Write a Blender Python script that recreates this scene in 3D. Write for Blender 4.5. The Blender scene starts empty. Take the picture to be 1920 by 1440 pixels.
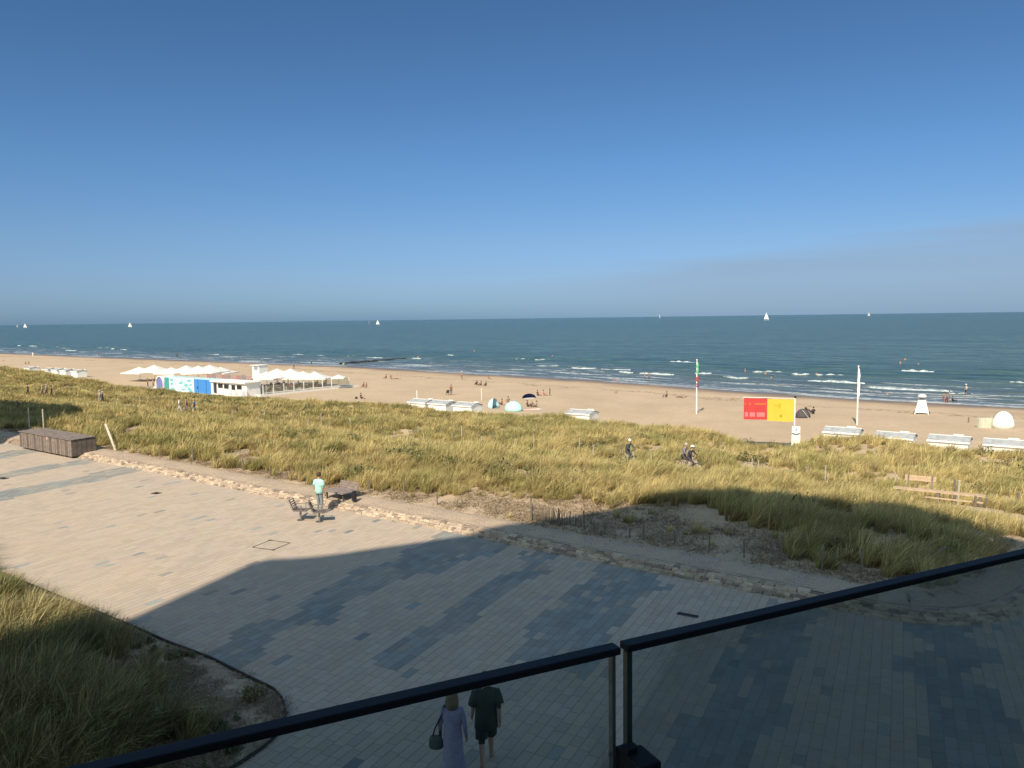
import bpy, math, random
import numpy as np
from mathutils import Vector, Matrix

random.seed(7)
rng = np.random.default_rng(11)
S = bpy.context.scene
C = S.collection
R = math.radians

# ------------------------------------------------------------------ camera
CAM_H = 8.0
F = 1442.0 / 1920.0
PITCH, ROLL = R(4.88), R(0.76)
F0 = np.array([0, math.cos(PITCH), -math.sin(PITCH)])
U0 = np.array([0, math.sin(PITCH), math.cos(PITCH)])
R0 = np.array([1.0, 0, 0])
RV = R0 * math.cos(ROLL) - U0 * math.sin(ROLL)
UV = R0 * math.sin(ROLL) + U0 * math.cos(ROLL)
cam_d = bpy.data.cameras.new('camera')
cam = bpy.data.objects.new('camera', cam_d)
C.objects.link(cam)
M = Matrix((tuple(RV) + (0,), tuple(UV) + (0,), tuple(-F0) + (0,), (0, 0, 0, 1))).transposed()
M.translation = (0, 0, CAM_H)
cam.matrix_world = M
cam_d.sensor_width = 36.0
cam_d.lens = 36.0 * F
cam_d.clip_start = 0.05
cam_d.clip_end = 60000
S.camera = cam

# ------------------------------------------------------------------ light
SUN_AZ, SUN_EL = 20.0, 42.0            # azimuth the light travels to, clockwise from +Y
S.view_settings.view_transform = 'Standard'
S.view_settings.look = 'None'
S.view_settings.gamma = 1
S.view_settings.use_curve_mapping = False
S.view_settings.exposure = 0.4
w = bpy.data.worlds.new('World')
S.world = w
w.use_nodes = True
nt = w.node_tree
nt.nodes.clear()
wo = nt.nodes.new('ShaderNodeOutputWorld')
bg = nt.nodes.new('ShaderNodeBackground')
sky = nt.nodes.new('ShaderNodeTexSky')
sky.sky_type = 'NISHITA'
sky.sun_disc = False
sky.sun_elevation = R(SUN_EL)
sky.sun_rotation = R(180 + SUN_AZ)
sky.altitude = 0
sky.air_density = 1.0
sky.dust_density = 0.6
sky.ozone_density = 2.0
bg.inputs['Strength'].default_value = 0.15
# thin streaks of high cloud lying low over the sea to the right
tc = nt.nodes.new('ShaderNodeTexCoord')
def wmath(op, a, b=None, clamp=False):
    n = nt.nodes.new('ShaderNodeMath'); n.operation = op; n.use_clamp = clamp
    for i, v in enumerate((a, b)):
        if v is None: continue
        if isinstance(v, (int, float)): n.inputs[i].default_value = v
        else: nt.links.new(v, n.inputs[i])
    return n.outputs[0]
sep = nt.nodes.new('ShaderNodeSeparateXYZ')
nt.links.new(tc.outputs['Generated'], sep.inputs[0])
mp = nt.nodes.new('ShaderNodeMapping')
mp.inputs['Scale'].default_value = (1.2, 1.2, 26)
mp.inputs['Rotation'].default_value = (0, R(-5.0), 0)
nt.links.new(tc.outputs['Generated'], mp.inputs[0])
nz = nt.nodes.new('ShaderNodeTexNoise')
nz.inputs['Scale'].default_value = 1.6; nz.inputs['Detail'].default_value = 5; nz.inputs['Roughness'].default_value = 0.55
nt.links.new(mp.outputs[0], nz.inputs['Vector'])
cl = wmath('ADD', 0.55, wmath('MULTIPLY', nz.outputs['Fac'], 0.75))
topz = wmath('ADD', 0.052, wmath('MULTIPLY', sep.outputs['X'], 0.095))
topz = wmath('ADD', topz, wmath('MULTIPLY', wmath('SUBTRACT', nz.outputs['Fac'], 0.5), 0.035))
band = wmath('MULTIPLY', wmath('SUBTRACT', topz, sep.outputs['Z']), 55.0, True)
side = wmath('MULTIPLY', wmath('ADD', sep.outputs['X'], 0.12, True), 2.6, True)
fac = wmath('MULTIPLY', wmath('MULTIPLY', wmath('MULTIPLY', cl, band), side), 0.62, True)
mix = nt.nodes.new('ShaderNodeMix'); mix.data_type = 'RGBA'
nt.links.new(fac, mix.inputs[0])
tint = nt.nodes.new('ShaderNodeMix'); tint.data_type = 'RGBA'; tint.blend_type = 'MULTIPLY'
tint.inputs[0].default_value = 1.0
sep0 = nt.nodes.new('ShaderNodeSeparateXYZ')
nt.links.new(tc.outputs['Generated'], sep0.inputs[0])
ramp = nt.nodes.new('ShaderNodeValToRGB')          # the clear marine blue of the day: less red than the model sky at every height
nt.links.new(sep0.outputs['Z'], ramp.inputs[0])
el = ramp.color_ramp.elements
for i, (p_, c_) in enumerate(((0.0, (0.43, 0.73, 1.31)), (0.045, (0.53, 0.73, 1.17)), (0.10, (0.565, 0.765, 1.08)), (0.19, (0.52, 0.79, 1.08)), (0.30, (0.47, 0.735, 0.98)), (0.45, (0.44, 0.70, 0.93)))):
    e_ = el[i] if i < 2 else el.new(p_)
    e_.position = p_; e_.color = (*(v * 0.4545 for v in c_), 1)
away = nt.nodes.new('ShaderNodeMapRange'); away.interpolation_type = 'SMOOTHSTEP'   # deep blue away from the sun, whiter on the sun's side
away.inputs[1].default_value = 0.68; away.inputs[2].default_value = 0.0
away.inputs[3].default_value = 0.0; away.inputs[4].default_value = 1.0
nt.links.new(sep0.outputs['Y'], away.inputs[0])
tm = nt.nodes.new('ShaderNodeMix'); tm.data_type = 'RGBA'
nt.links.new(away.outputs[0], tm.inputs[0]); nt.links.new(ramp.outputs[0], tm.inputs[6]); tm.inputs[7].default_value = (0.93, 0.97, 0.80, 1)
nt.links.new(tm.outputs[2], tint.inputs[7])
nt.links.new(sky.outputs[0], tint.inputs[6])
nt.links.new(tint.outputs[2], mix.inputs[6])
mix.inputs[7].default_value = (1.50, 2.06, 2.82, 1)
nt.links.new(mix.outputs[2], bg.inputs[0])
nt.links.new(bg.outputs[0], wo.inputs[0])

ld = bpy.data.lights.new('sun', 'SUN')
ld.energy = 4.7
ld.angle = R(0.53)
ld.color = (1.0, 0.86, 0.68)
lo = bpy.data.objects.new('sun', ld)
C.objects.link(lo)
SD = Vector((math.sin(R(SUN_AZ)) * math.cos(R(SUN_EL)), math.cos(R(SUN_AZ)) * math.cos(R(SUN_EL)), -math.sin(R(SUN_EL))))
lo.rotation_euler = SD.to_track_quat('-Z', 'Y').to_euler()
lo.location = (-20, -50, 60)

# ------------------------------------------------------------------ helpers
def tag(o, label=None, cat=None, group=None, kind=None):
    if label: o['label'] = label
    if cat: o['category'] = cat
    if group: o['group'] = group
    if kind: o['kind'] = kind
    return o

def empty(name, loc=(0, 0, 0), rz=0.0, label=None, cat=None, group=None, kind=None):
    o = bpy.data.objects.new(name, None)
    o.empty_display_size = 0.2
    o.location = loc
    o.rotation_euler = (0, 0, rz)
    C.objects.link(o)
    return tag(o, label, cat, group, kind)

def link(name, me, parent=None, loc=None, rz=0.0):
    o = bpy.data.objects.new(name, me)
    C.objects.link(o)
    if parent: o.parent = parent
    if loc is not None: o.location = loc
    if rz: o.rotation_euler = (0, 0, rz)
    return o

def mesh(name, V, Fc, mats, mi=None, smooth=False):
    me = bpy.data.meshes.new(name)
    me.from_pydata([tuple(v) for v in V], [], [tuple(f) for f in Fc])
    for m in (mats if isinstance(mats, (list, tuple)) else [mats]):
        me.materials.append(m)
    if mi is not None: me.polygons.foreach_set('material_index', mi)
    me.polygons.foreach_set('use_smooth', [bool(smooth)] * len(me.polygons))
    me.update()
    return me

class MB:
    def __init__(s): s.v = []; s.f = []; s.m = []
    def add(s, V, Fc, m=0):
        n = len(s.v); s.v += [tuple(p) for p in V]
        s.f += [tuple(i + n for i in f) for f in Fc]; s.m += [m] * len(Fc)
        return s
    def box(s, c, d, rz=0.0, m=0, top=1.0):
        cx, cy, cz = c; dx, dy, dz = d[0] / 2, d[1] / 2, d[2] / 2
        V = []
        ca, sa = math.cos(rz), math.sin(rz)
        for z in (-1, 1):
            k = top if z > 0 else 1.0
            for x, y in ((-1, -1), (1, -1), (1, 1), (-1, 1)):
                X, Y = x * dx * k, y * dy * k
                V.append((cx + X * ca - Y * sa, cy + X * sa + Y * ca, cz + z * dz))
        return s.add(V, [(3, 2, 1, 0), (4, 5, 6, 7), (0, 1, 5, 4), (1, 2, 6, 5), (2, 3, 7, 6), (3, 0, 4, 7)], m)
    def bar(s, a, b, w, h=None, m=0, up=(0, 0, 1)):
        """square bar between two points"""
        a = Vector(a); b = Vector(b); h = h or w
        d = (b - a).normalized(); u = Vector(up)
        if abs(d.dot(u)) > 0.95: u = Vector((0, 1, 0))
        x = d.cross(u).normalized(); y = x.cross(d).normalized()
        V = [p + x * sx * w / 2 + y * sy * h / 2 for p in (a, b) for sx, sy in ((-1, -1), (1, -1), (1, 1), (-1, 1))]
        return s.add(V, [(0, 1, 2, 3), (7, 6, 5, 4), (0, 4, 5, 1), (1, 5, 6, 2), (2, 6, 7, 3), (3, 7, 4, 0)], m)
    def tube(s, pts, rad, n=8, m=0):
        pts = [Vector(p) for p in pts]
        rad = rad if isinstance(rad, (list, tuple)) else [rad] * len(pts)
        V = []; Fc = []
        for i, p in enumerate(pts):
            d = (pts[min(i + 1, len(pts) - 1)] - pts[max(i - 1, 0)]).normalized()
            u = Vector((0, 0, 1)) if abs(d.z) < 0.9 else Vector((0, 1, 0))
            x = d.cross(u).normalized(); y = x.cross(d)
            for k in range(n):
                a = 2 * math.pi * k / n
                V.append(p + (x * math.cos(a) + y * math.sin(a)) * rad[i])
        for i in range(len(pts) - 1):
            for k in range(n):
                k2 = (k + 1) % n
                Fc.append((i * n + k, i * n + k2, (i + 1) * n + k2, (i + 1) * n + k))
        Fc.append(tuple(range(n))[::-1]); Fc.append(tuple((len(pts) - 1) * n + k for k in range(n)))
        return s.add(V, Fc, m)
    def loft(s, rings, n=16, m=0, caps=True):
        """rings: (cx, cy, cz, rx, ry)"""
        V = []; Fc = []
        for (cx, cy, cz, rx, ry) in rings:
            for k in range(n):
                a = 2 * math.pi * k / n
                V.append((cx + rx * math.cos(a), cy + ry * math.sin(a), cz))
        for i in range(len(rings) - 1):
            for k in range(n):
                k2 = (k + 1) % n
                Fc.append((i * n + k, i * n + k2, (i + 1) * n + k2, (i + 1) * n + k))
        if caps:
            Fc.append(tuple(range(n))[::-1]); Fc.append(tuple((len(rings) - 1) * n + k for k in range(n)))
        return s.add(V, Fc, m)
    def mesh(s, name, mats, smooth=False): return mesh(name, s.v, s.f, mats, s.m, smooth)
    def build(s, name, mats, parent=None, loc=None, rz=0.0, smooth=False):
        return link(name, s.mesh(name, mats, smooth), parent, loc, rz)

def copy_tree(o, parent=None):
    c = o.copy(); C.objects.link(c); c.parent = parent
    for ch in o.children: copy_tree(ch, c)
    return c

# materials --------------------------------------------------------------
class NT:
    def __init__(s, name):
        s.m = bpy.data.materials.new(name); s.m.use_nodes = True
        s.t = s.m.node_tree; s.t.nodes.clear()
        s.out = s.n('ShaderNodeOutputMaterial')
    def n(s, t, **k):
        x = s.t.nodes.new(t)
        for a, b in k.items(): setattr(x, a, b)
        return x
    def l(s, a, b): s.t.links.new(a, b)
    def val(s, x, i, v):
        if isinstance(v, bpy.types.NodeSocket): s.l(v, x.inputs[i])
        elif v is not None: x.inputs[i].default_value = v
    def math(s, op, a, b=None, clamp=False):
        x = s.n('ShaderNodeMath', operation=op, use_clamp=clamp)
        s.val(x, 0, a); s.val(x, 1, b); return x.outputs[0]
    def mix(s, f, a, b, mode='MIX'):
        x = s.n('ShaderNodeMix', data_type='RGBA', blend_type=mode)
        s.val(x, 0, f)
        s.val(x, 6, a if isinstance(a, bpy.types.NodeSocket) else (*a[:3], 1))
        s.val(x, 7, b if isinstance(b, bpy.types.NodeSocket) else (*b[:3], 1))
        return x.outputs[2]
    def noise(s, vec, scale, detail=3, rough=0.5, dist=0.0):
        x = s.n('ShaderNodeTexNoise'); x.inputs['Scale'].default_value = scale
        x.inputs['Detail'].default_value = detail; x.inputs['Roughness'].default_value = rough
        x.inputs['Distortion'].default_value = dist
        if vec is not None: s.l(vec, x.inputs['Vector'])
        return x.outputs['Fac']
    def mapr(s, v, a, b, c=0.0, d=1.0):
        x = s.n('ShaderNodeMapRange'); s.val(x, 0, v)
        for i, q in enumerate((a, b, c, d)): x.inputs[i + 1].default_value = q
        return x.outputs[0]
    def pos(s): return s.n('ShaderNodeNewGeometry').outputs['Position']
    def obj(s): return s.n('ShaderNodeTexCoord').outputs['Object']
    def scale(s, vec, sc):
        x = s.n('ShaderNodeMapping'); x.inputs['Scale'].default_value = sc; s.l(vec, x.inputs[0]); return x.outputs[0]
    def bump(s, h, strength=0.3, dist=0.02):
        x = s.n('ShaderNodeBump'); x.inputs['Strength'].default_value = strength; x.inputs['Distance'].default_value = dist
        s.l(h, x.inputs['Height']); return x.outputs[0]
    def prin(s, col, rough=0.7, metal=0.0, normal=None, spec=0.5, **k):
        x = s.n('ShaderNodeBsdfPrincipled')
        s.val(x, 'Base Color', col if isinstance(col, bpy.types.NodeSocket) else (*col[:3], 1))
        s.val(x, 'Roughness', rough); s.val(x, 'Metallic', metal)
        x.inputs['Specular IOR Level'].default_value = spec
        if normal is not None: s.l(normal, x.inputs['Normal'])
        for a, b in k.items(): x.inputs[a].default_value = b
        return x.outputs[0]
    def done(s, sh): s.l(sh, s.out.inputs['Surface']); return s.m

_cache = {}
def plain(name, col, rough=0.7, metal=0.0, var=0.12, sc=6.0, bumpd=0.0):
    """one colour with some grain and soiling in it"""
    if name in _cache: return _cache[name]
    a = NT(name); p = a.obj()
    f = a.noise(p, sc, 4, 0.6)
    c = a.mix(a.mapr(f, 0.3, 0.7), tuple(v * (1 - var) for v in col), tuple(min(1, v * (1 + var)) for v in col))
    nb = a.bump(a.noise(p, sc * 8, 3), 0.4, bumpd) if bumpd else None
    _cache[name] = a.done(a.prin(c, rough, metal, nb))
    return _cache[name]

def cloth(col):
    k = 'cloth_%02x%02x%02x' % tuple(int(max(0, min(1, v)) * 255) for v in col)
    return plain(k, col, 0.9, 0, 0.18, 9.0, 0.004)

SKIN = plain('skin', (0.42, 0.25, 0.17), 0.55, 0, 0.06)

# ------------------------------------------------------------------ ground shape
TV = np.array([0.81, -0.586]); TV /= np.linalg.norm(TV)      # along the coast, to the right
NV = np.array([-TV[1], TV[0]])                               # seaward
COAST = math.atan2(TV[1], TV[0])
RB = np.array([0.451, 0.893]); CB = np.array([0.893, -0.451])  # paving rows / across rows

def hash2(ix, iy, seed):
    h = (ix.astype(np.int64) * 374761393 + iy.astype(np.int64) * 668265263 + seed * 144665) & 0xffffffff
    h = ((h ^ (h >> 13)) * 1274126177) & 0xffffffff
    return ((h ^ (h >> 16)) & 0xffff) / 65535.0
def vnoise(x, y, seed=0):
    x = np.asarray(x, float); y = np.asarray(y, float)
    ix = np.floor(x); iy = np.floor(y); fx = x - ix; fy = y - iy
    fx = fx * fx * (3 - 2 * fx); fy = fy * fy * (3 - 2 * fy)
    a = hash2(ix, iy, seed); b = hash2(ix + 1, iy, seed); c = hash2(ix, iy + 1, seed); d = hash2(ix + 1, iy + 1, seed)
    return (a * (1 - fx) + b * fx) * (1 - fy) + (c * (1 - fx) + d * fx) * fy
def fbm(x, y, seed=0, o=3):
    r = 0; a = 1; t = 0
    for i in range(o):
        r = r + a * vnoise(x * 2 ** i, y * 2 ** i, seed + i); t += a; a *= 0.5
    return r / t

WALL = np.array([(-330, 265.5), (-26.7, 46.13), (-21.5, 42.4), (-17.5, 39.45), (-14.2, 36.95), (-9.93, 33.75), (-6.8, 31.6), (-4.37, 29.9),
                 (-2.05, 28.2), (0.6, 26.15), (3.7, 23.95), (5.7, 22.56), (7.0, 21.6), (8.28, 20.65), (9.37, 19.8), (10.4, 19.25),
                 (11.6, 19.12), (12.6, 19.35), (13.56, 19.89), (15.2, 21.2), (17.6, 23.3), (21, 26), (26, 30), (60, 60)], float)
def wall_q(x, y):
    """signed distance from the wall line, positive towards the sea"""
    x = np.asarray(x, float); y = np.asarray(y, float)
    best = np.full(x.shape, 1e9); sg = np.zeros(x.shape)
    for a, b in zip(WALL[:-1], WALL[1:]):
        d = b - a; L = d @ d
        t = np.clip(((x - a[0]) * d[0] + (y - a[1]) * d[1]) / L, 0, 1)
        dx = x - a[0] - t * d[0]; dy = y - a[1] - t * d[1]
        q = np.hypot(dx, dy); s = np.where(d[0] * dy - d[1] * dx > 0, 1.0, -1.0)
        m = q < best - 1e-9
        best = np.where(m, q, best); sg = np.where(m, s, sg)
    return best * sg

CREST_U = np.array([-400, -166, -144, -125.7, -110, -96, -84, -74, -64.6, -56.4, -49, -42.3, -36.3, -30.8, -25.7, -21.1, -18.1, -15.3, -11.1, -7.6, -4.3, 0, 60])
CREST_Z = np.array([-1.0, -0.01, -0.56, -1.71, -2.13, -2.19, -2.04, -1.77, -1.53, -1.79, -1.69, -1.33, -1.61, -1.62, -1.45, -2.23, -2.54, -1.62, -1.52, -1.61, -1.62, -1.58, -1.5]) - 0.52
SH_U = np.array([-1500, -700, -419, -273, -180, -137, -98, -71, -45.6, -27, -5.8, 300])
SH_S = np.array([170, 160, 157, 154.5, 156, 151, 145, 141.5, 134.5, 131, 129.5, 128])
def shore_s(u): return np.interp(u, SH_U, SH_S)
SEA_Z = -5.5
PATH_S = 45.0
def zt(x, y):
    x = np.asarray(x, float); y = np.asarray(y, float)
    s = x * NV[0] + y * NV[1]; u = x * TV[0] + y * TV[1]
    q = wall_q(x, y)
    zc = np.interp(u, CREST_U, CREST_Z)
    k = np.interp(s, [22, 26, 30, 34, 38, 42, 44, 47, 50, 53], [0.28, 0.3, 0.36, 0.05, -0.62, -1.4, -1.72, -1.8, -1.6, -1.5])
    kb = np.minimum(zc + 0.35, -0.9)
    z = np.where(s < 50, k, 0)
    # towards the crest
    t1 = np.clip((s - 50) / 8, 0, 1); t1 = t1 * t1 * (3 - 2 * t1)
    z = np.where(s >= 50, -1.7 * (1 - t1) + (zc + 0.12) * t1, z)
    t2 = np.clip((s - 61.5) / 9, 0, 1); t2 = t2 * t2 * (3 - 2 * t2)
    z = np.where(s >= 61.5, (zc + 0.12) * (1 - t2) - 4.55 * t2, z)
    ss = shore_s(u)
    zb = -4.55 - 0.95 * np.clip((s - 96) / np.maximum(ss - 96, 1), 0, None) ** 1.25
    z = np.where(s >= 96, zb, z)
    bump = (fbm(u / 3.2, s / 2.6, 3) - 0.5) * 0.55 + (fbm(u / 11.0, s / 7.0, 9) - 0.5) * 0.5
    f = np.clip((s - 26) / 5, 0, 1) * np.clip((68 - s) / 5, 0, 1) * np.where(np.abs(s - PATH_S) < 1.3, 0.15, 1.0)
    z = z + bump * f
    z = z + (fbm(u / 4, s / 3, 21) - 0.5) * 0.16 * np.clip((s - 66) / 4, 0, 1) * np.clip((ss - s) / 20, 0, 1)
    z = np.maximum(z, -9.0)
    # tuck under the gravel strip and the paving
    z = np.where(q < 1.45, np.minimum(z, -0.35 + 0.62 * np.clip((q + 0.1) / 1.55, 0, 1)), z)
    return z

def ray(px, py): return F0 + (px - 960) / 1442.0 * RV + (720 - py) / 1442.0 * UV
def on_plane(px, py, z=0.0):
    d = ray(px, py); t = (z - CAM_H) / d[2]; return (d[0] * t, d[1] * t, z)
def ground(px, py, zf=None):
    """where the sight line through a picture point meets the ground"""
    d = ray(px, py)
    t = np.arange(15.0, 620.0, 0.35)
    X = d[0] * t; Y = d[1] * t; Z = CAM_H + d[2] * t
    g = np.maximum(zt(X, Y), SEA_Z - 0.25)
    i = int(np.argmax(Z < g))
    return (float(X[i]), float(Y[i]), float(g[i]))
def at_s(px, py, s, dz=0.0):
    d = ray(px, py); k = s / (d[0] * NV[0] + d[1] * NV[1])
    x, y = float(d[0] * k), float(d[1] * k)
    return (x, y, float(zt(x, y)) + dz)
def to_us(x, y): return x * TV[0] + y * TV[1], x * NV[0] + y * NV[1]
def from_us(u, s): return u * TV[0] + s * NV[0], u * TV[1] + s * NV[1]

# ------------------------------------------------------------------ ground meshes
def grid_mesh(name, X, Y, Z, mat, attrs=None, smooth=True):
    nr, nc = X.shape
    V = np.stack([X, Y, Z], -1).reshape(-1, 3)
    i = np.arange(nr * nc).reshape(nr, nc)
    Q = np.stack([i[:-1, :-1], i[:-1, 1:], i[1:, 1:], i[1:, :-1]], -1).reshape(-1, 4)
    me = bpy.data.meshes.new(name)
    me.vertices.add(len(V)); me.vertices.foreach_set('co', V.ravel())
    me.loops.add(Q.size); me.loops.foreach_set('vertex_index', Q.ravel())
    me.polygons.add(len(Q)); me.polygons.foreach_set('loop_start', np.arange(len(Q)) * 4)
    me.polygons.foreach_set('loop_total', np.full(len(Q), 4))
    me.update(calc_edges=True)
    me.polygons.foreach_set('use_smooth', np.full(len(Q), smooth))
    for k, a in (attrs or {}).items():
        me.attributes.new(k, 'FLOAT', 'POINT').data.foreach_set('value', np.asarray(a, np.float32).ravel())
    me.materials.append(mat)
    return me

def mat_sand():
    a = NT('sand'); p = a.pos()
    at = a.n('ShaderNodeAttribute', attribute_name='sd').outputs['Fac']     # metres short of the water line
    n1 = a.noise(a.scale(p, (0.12, 0.12, 0.12)), 1.0, 5, 0.6)
    n2 = a.noise(p, 1.6, 5, 0.65)
    n3 = a.noise(p, 14.0, 3, 0.6)
    c = a.mix(a.mapr(n1, 0.3, 0.7), (0.435, 0.335, 0.225), (0.535, 0.415, 0.285))
    c = a.mix(a.math('MULTIPLY', a.mapr(n2, 0.45, 0.75), 0.5), c, (0.38, 0.29, 0.20))
    c = a.mix(a.math('MULTIPLY', a.mapr(n3, 0.5, 0.8), 0.25), c, (0.30, 0.23, 0.155))
    n4 = a.noise(p, 3.4, 2, 0.5)
    c = a.mix(a.math('MULTIPLY', a.mapr(n4, 0.60, 0.66), a.mapr(n1, 0.4, 0.6, 0.1, 0.45)), c, (0.30, 0.225, 0.15))
    wr_ = a.mapr(a.math('ABSOLUTE', a.math('SUBTRACT', a.math('ADD', at, a.math('MULTIPLY', n1, 16.0)), 27.0)), 1.6, 0.4)
    c = a.mix(a.math('MULTIPLY', wr_, a.mapr(n2, 0.48, 0.56)), c, (0.22, 0.165, 0.115))
    damp = a.mapr(a.math('ADD', at, a.math('MULTIPLY', n1, 22.0)), 25.0, 11.0)
    c = a.mix(damp, c, (0.335, 0.24, 0.165))
    wet = a.mapr(a.math('ADD', at, a.math('MULTIPLY', n1, 8.0)), 12.0, 5.0)
    c = a.mix(wet, c, (0.165, 0.128, 0.098))
    rough = a.mapr(wet, 0, 1, 0.95, 0.35)
    return a.done(a.prin(c, rough, 0, a.bump(a.math('ADD', n3, a.math('MULTIPLY', n2, 3.0)), 0.5, 0.05), 0.3))
SAND = mat_sand()

us = np.concatenate([np.arange(-1500, -260, 40.0), np.arange(-260, -120, 3.0), np.arange(-120, -60, 1.2), np.arange(-60, 14, 0.45), np.arange(14, 60, 3.0), np.arange(60, 340, 40)])
ssv = np.concatenate([np.arange(-3, 21, 0.6), np.arange(21, 27, 0.35), np.arange(27, 72, 0.55), np.arange(72, 100, 1.5), np.arange(100, 185, 3.0)])
UU, SS = np.meshgrid(us, ssv)
GX, GY = from_us(UU, SS)
me = grid_mesh('dune_and_beach', GX, GY, zt(GX, GY), SAND, {'sd': shore_s(UU) - SS})
tag(link('dune_and_beach_sand', me), kind='structure')

# the sea: a sheet fanning out to the horizon
def mat_sea():
    a = NT('sea_water')
    wv = a.n('ShaderNodeAttribute', attribute_name='w').outputs['Fac']
    uv = a.n('ShaderNodeAttribute', attribute_name='uu').outputs['Fac']
    cb = a.n('ShaderNodeCombineXYZ'); a.l(uv, cb.inputs[0]); a.l(wv, cb.inputs[1]); v = cb.outputs[0]
    big = a.noise(a.scale(v, (0.004, 0.02, 1)), 1.0, 4, 0.55)
    mid = a.noise(a.scale(v, (0.05, 0.25, 1)), 1.0, 4, 0.6, 0.3)
    sml = a.noise(a.scale(v, (0.45, 1.5, 1)), 1.0, 3, 0.6, 0.4)
    c = a.mix(a.mapr(big, 0.40, 0.60), (0.070, 0.128, 0.094), (0.090, 0.150, 0.104))
    md2 = a.noise(a.scale(v, (0.012, 0.075, 1)), 1.0, 4, 0.65)
    c = a.mix(a.mapr(md2, 0.45, 0.62, 0, 0.75), c, (0.028, 0.060, 0.050))
    md3 = a.noise(a.scale(v, (0.10, 0.16, 1)), 1.0, 3, 0.6, 0.5)
    c = a.mix(a.mapr(md3, 0.40, 0.64, 0, 0.8), c, (0.020, 0.048, 0.042))
    c = a.mix(a.mapr(mid, 0.42, 0.66, 0, 0.7), c, (0.030, 0.066, 0.052))
    shal = a.mapr(wv, 55.0, 0.0)
    c = a.mix(a.math('MULTIPLY', shal, 0.75), c, (0.12, 0.125, 0.11))
    # foam lines near the shore
    f1 = a.noise(a.scale(v, (0.055, 0.42, 1)), 1.0, 4, 0.62, 0.6)
    f2 = a.noise(a.scale(v, (0.8, 1.7, 1)), 1.0, 3, 0.7)
    th = a.mapr(wv, 0.0, 80.0, 0.485, 0.74)
    foam = a.math('MULTIPLY', a.math('SUBTRACT', f1, th, True), 14.0, True)
    foam = a.math('MULTIPLY', foam, a.mapr(f2, 0.36, 0.55), True)
    edge = a.math('MULTIPLY', a.mapr(a.math('ADD', wv, a.math('MULTIPLY', f1, 9.0)), 7.5, 4.2), a.mapr(f2, 0.38, 0.5), True)
    foam = a.math('MAXIMUM', foam, a.math('MULTIPLY', edge, 0.7))
    c = a.mix(a.math('MULTIPLY', foam, 0.8), c, (0.66, 0.68, 0.66))
    h = a.math('ADD', a.math('ADD', a.math('MULTIPLY', mid, 1.2), a.math('MULTIPLY', md3, 2.5)), a.math('MULTIPLY', sml, 0.45))
    nb = a.bump(h, 1.0, 0.8)
    ro = a.mix(foam, (0.22, 0.22, 0.22), (0.8, 0.8, 0.8))
    sh = a.prin(c, 0.24, 0, nb, 0.32)
    return a.done(sh)
wr = np.concatenate([np.arange(-8, 70, 0.9), np.arange(70, 150, 2.5), 150 * 1.13 ** np.arange(0, 47)])
cc = np.linspace(-1, 1, 300)
WW, CCo = np.meshgrid(wr, cc, indexing='ij')
UUs = -170 + CCo * (520 + np.maximum(WW, 0) * 4.5)
SSs = shore_s(np.clip(UUs, -1400, 290)) + WW
XX, YY = from_us(UUs, SSs)
amp = 0.16 * np.clip((WW + 4) / 15, 0, 1) * np.clip((130 - WW) / 60, 0, 1)
ZZ = SEA_Z + amp * (np.sin((WW + 9 * fbm(UUs / 30, WW / 30, 5)) * 2 * math.pi / 9.5) * (0.4 + fbm(UUs / 12, WW / 8, 6)))
ZZ = np.where(WW > 160, SEA_Z, ZZ)
me = grid_mesh('sea', XX, YY, ZZ, mat_sea(), {'w': WW, 'uu': UUs})
tag(link('sea', me), kind='structure')

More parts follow.
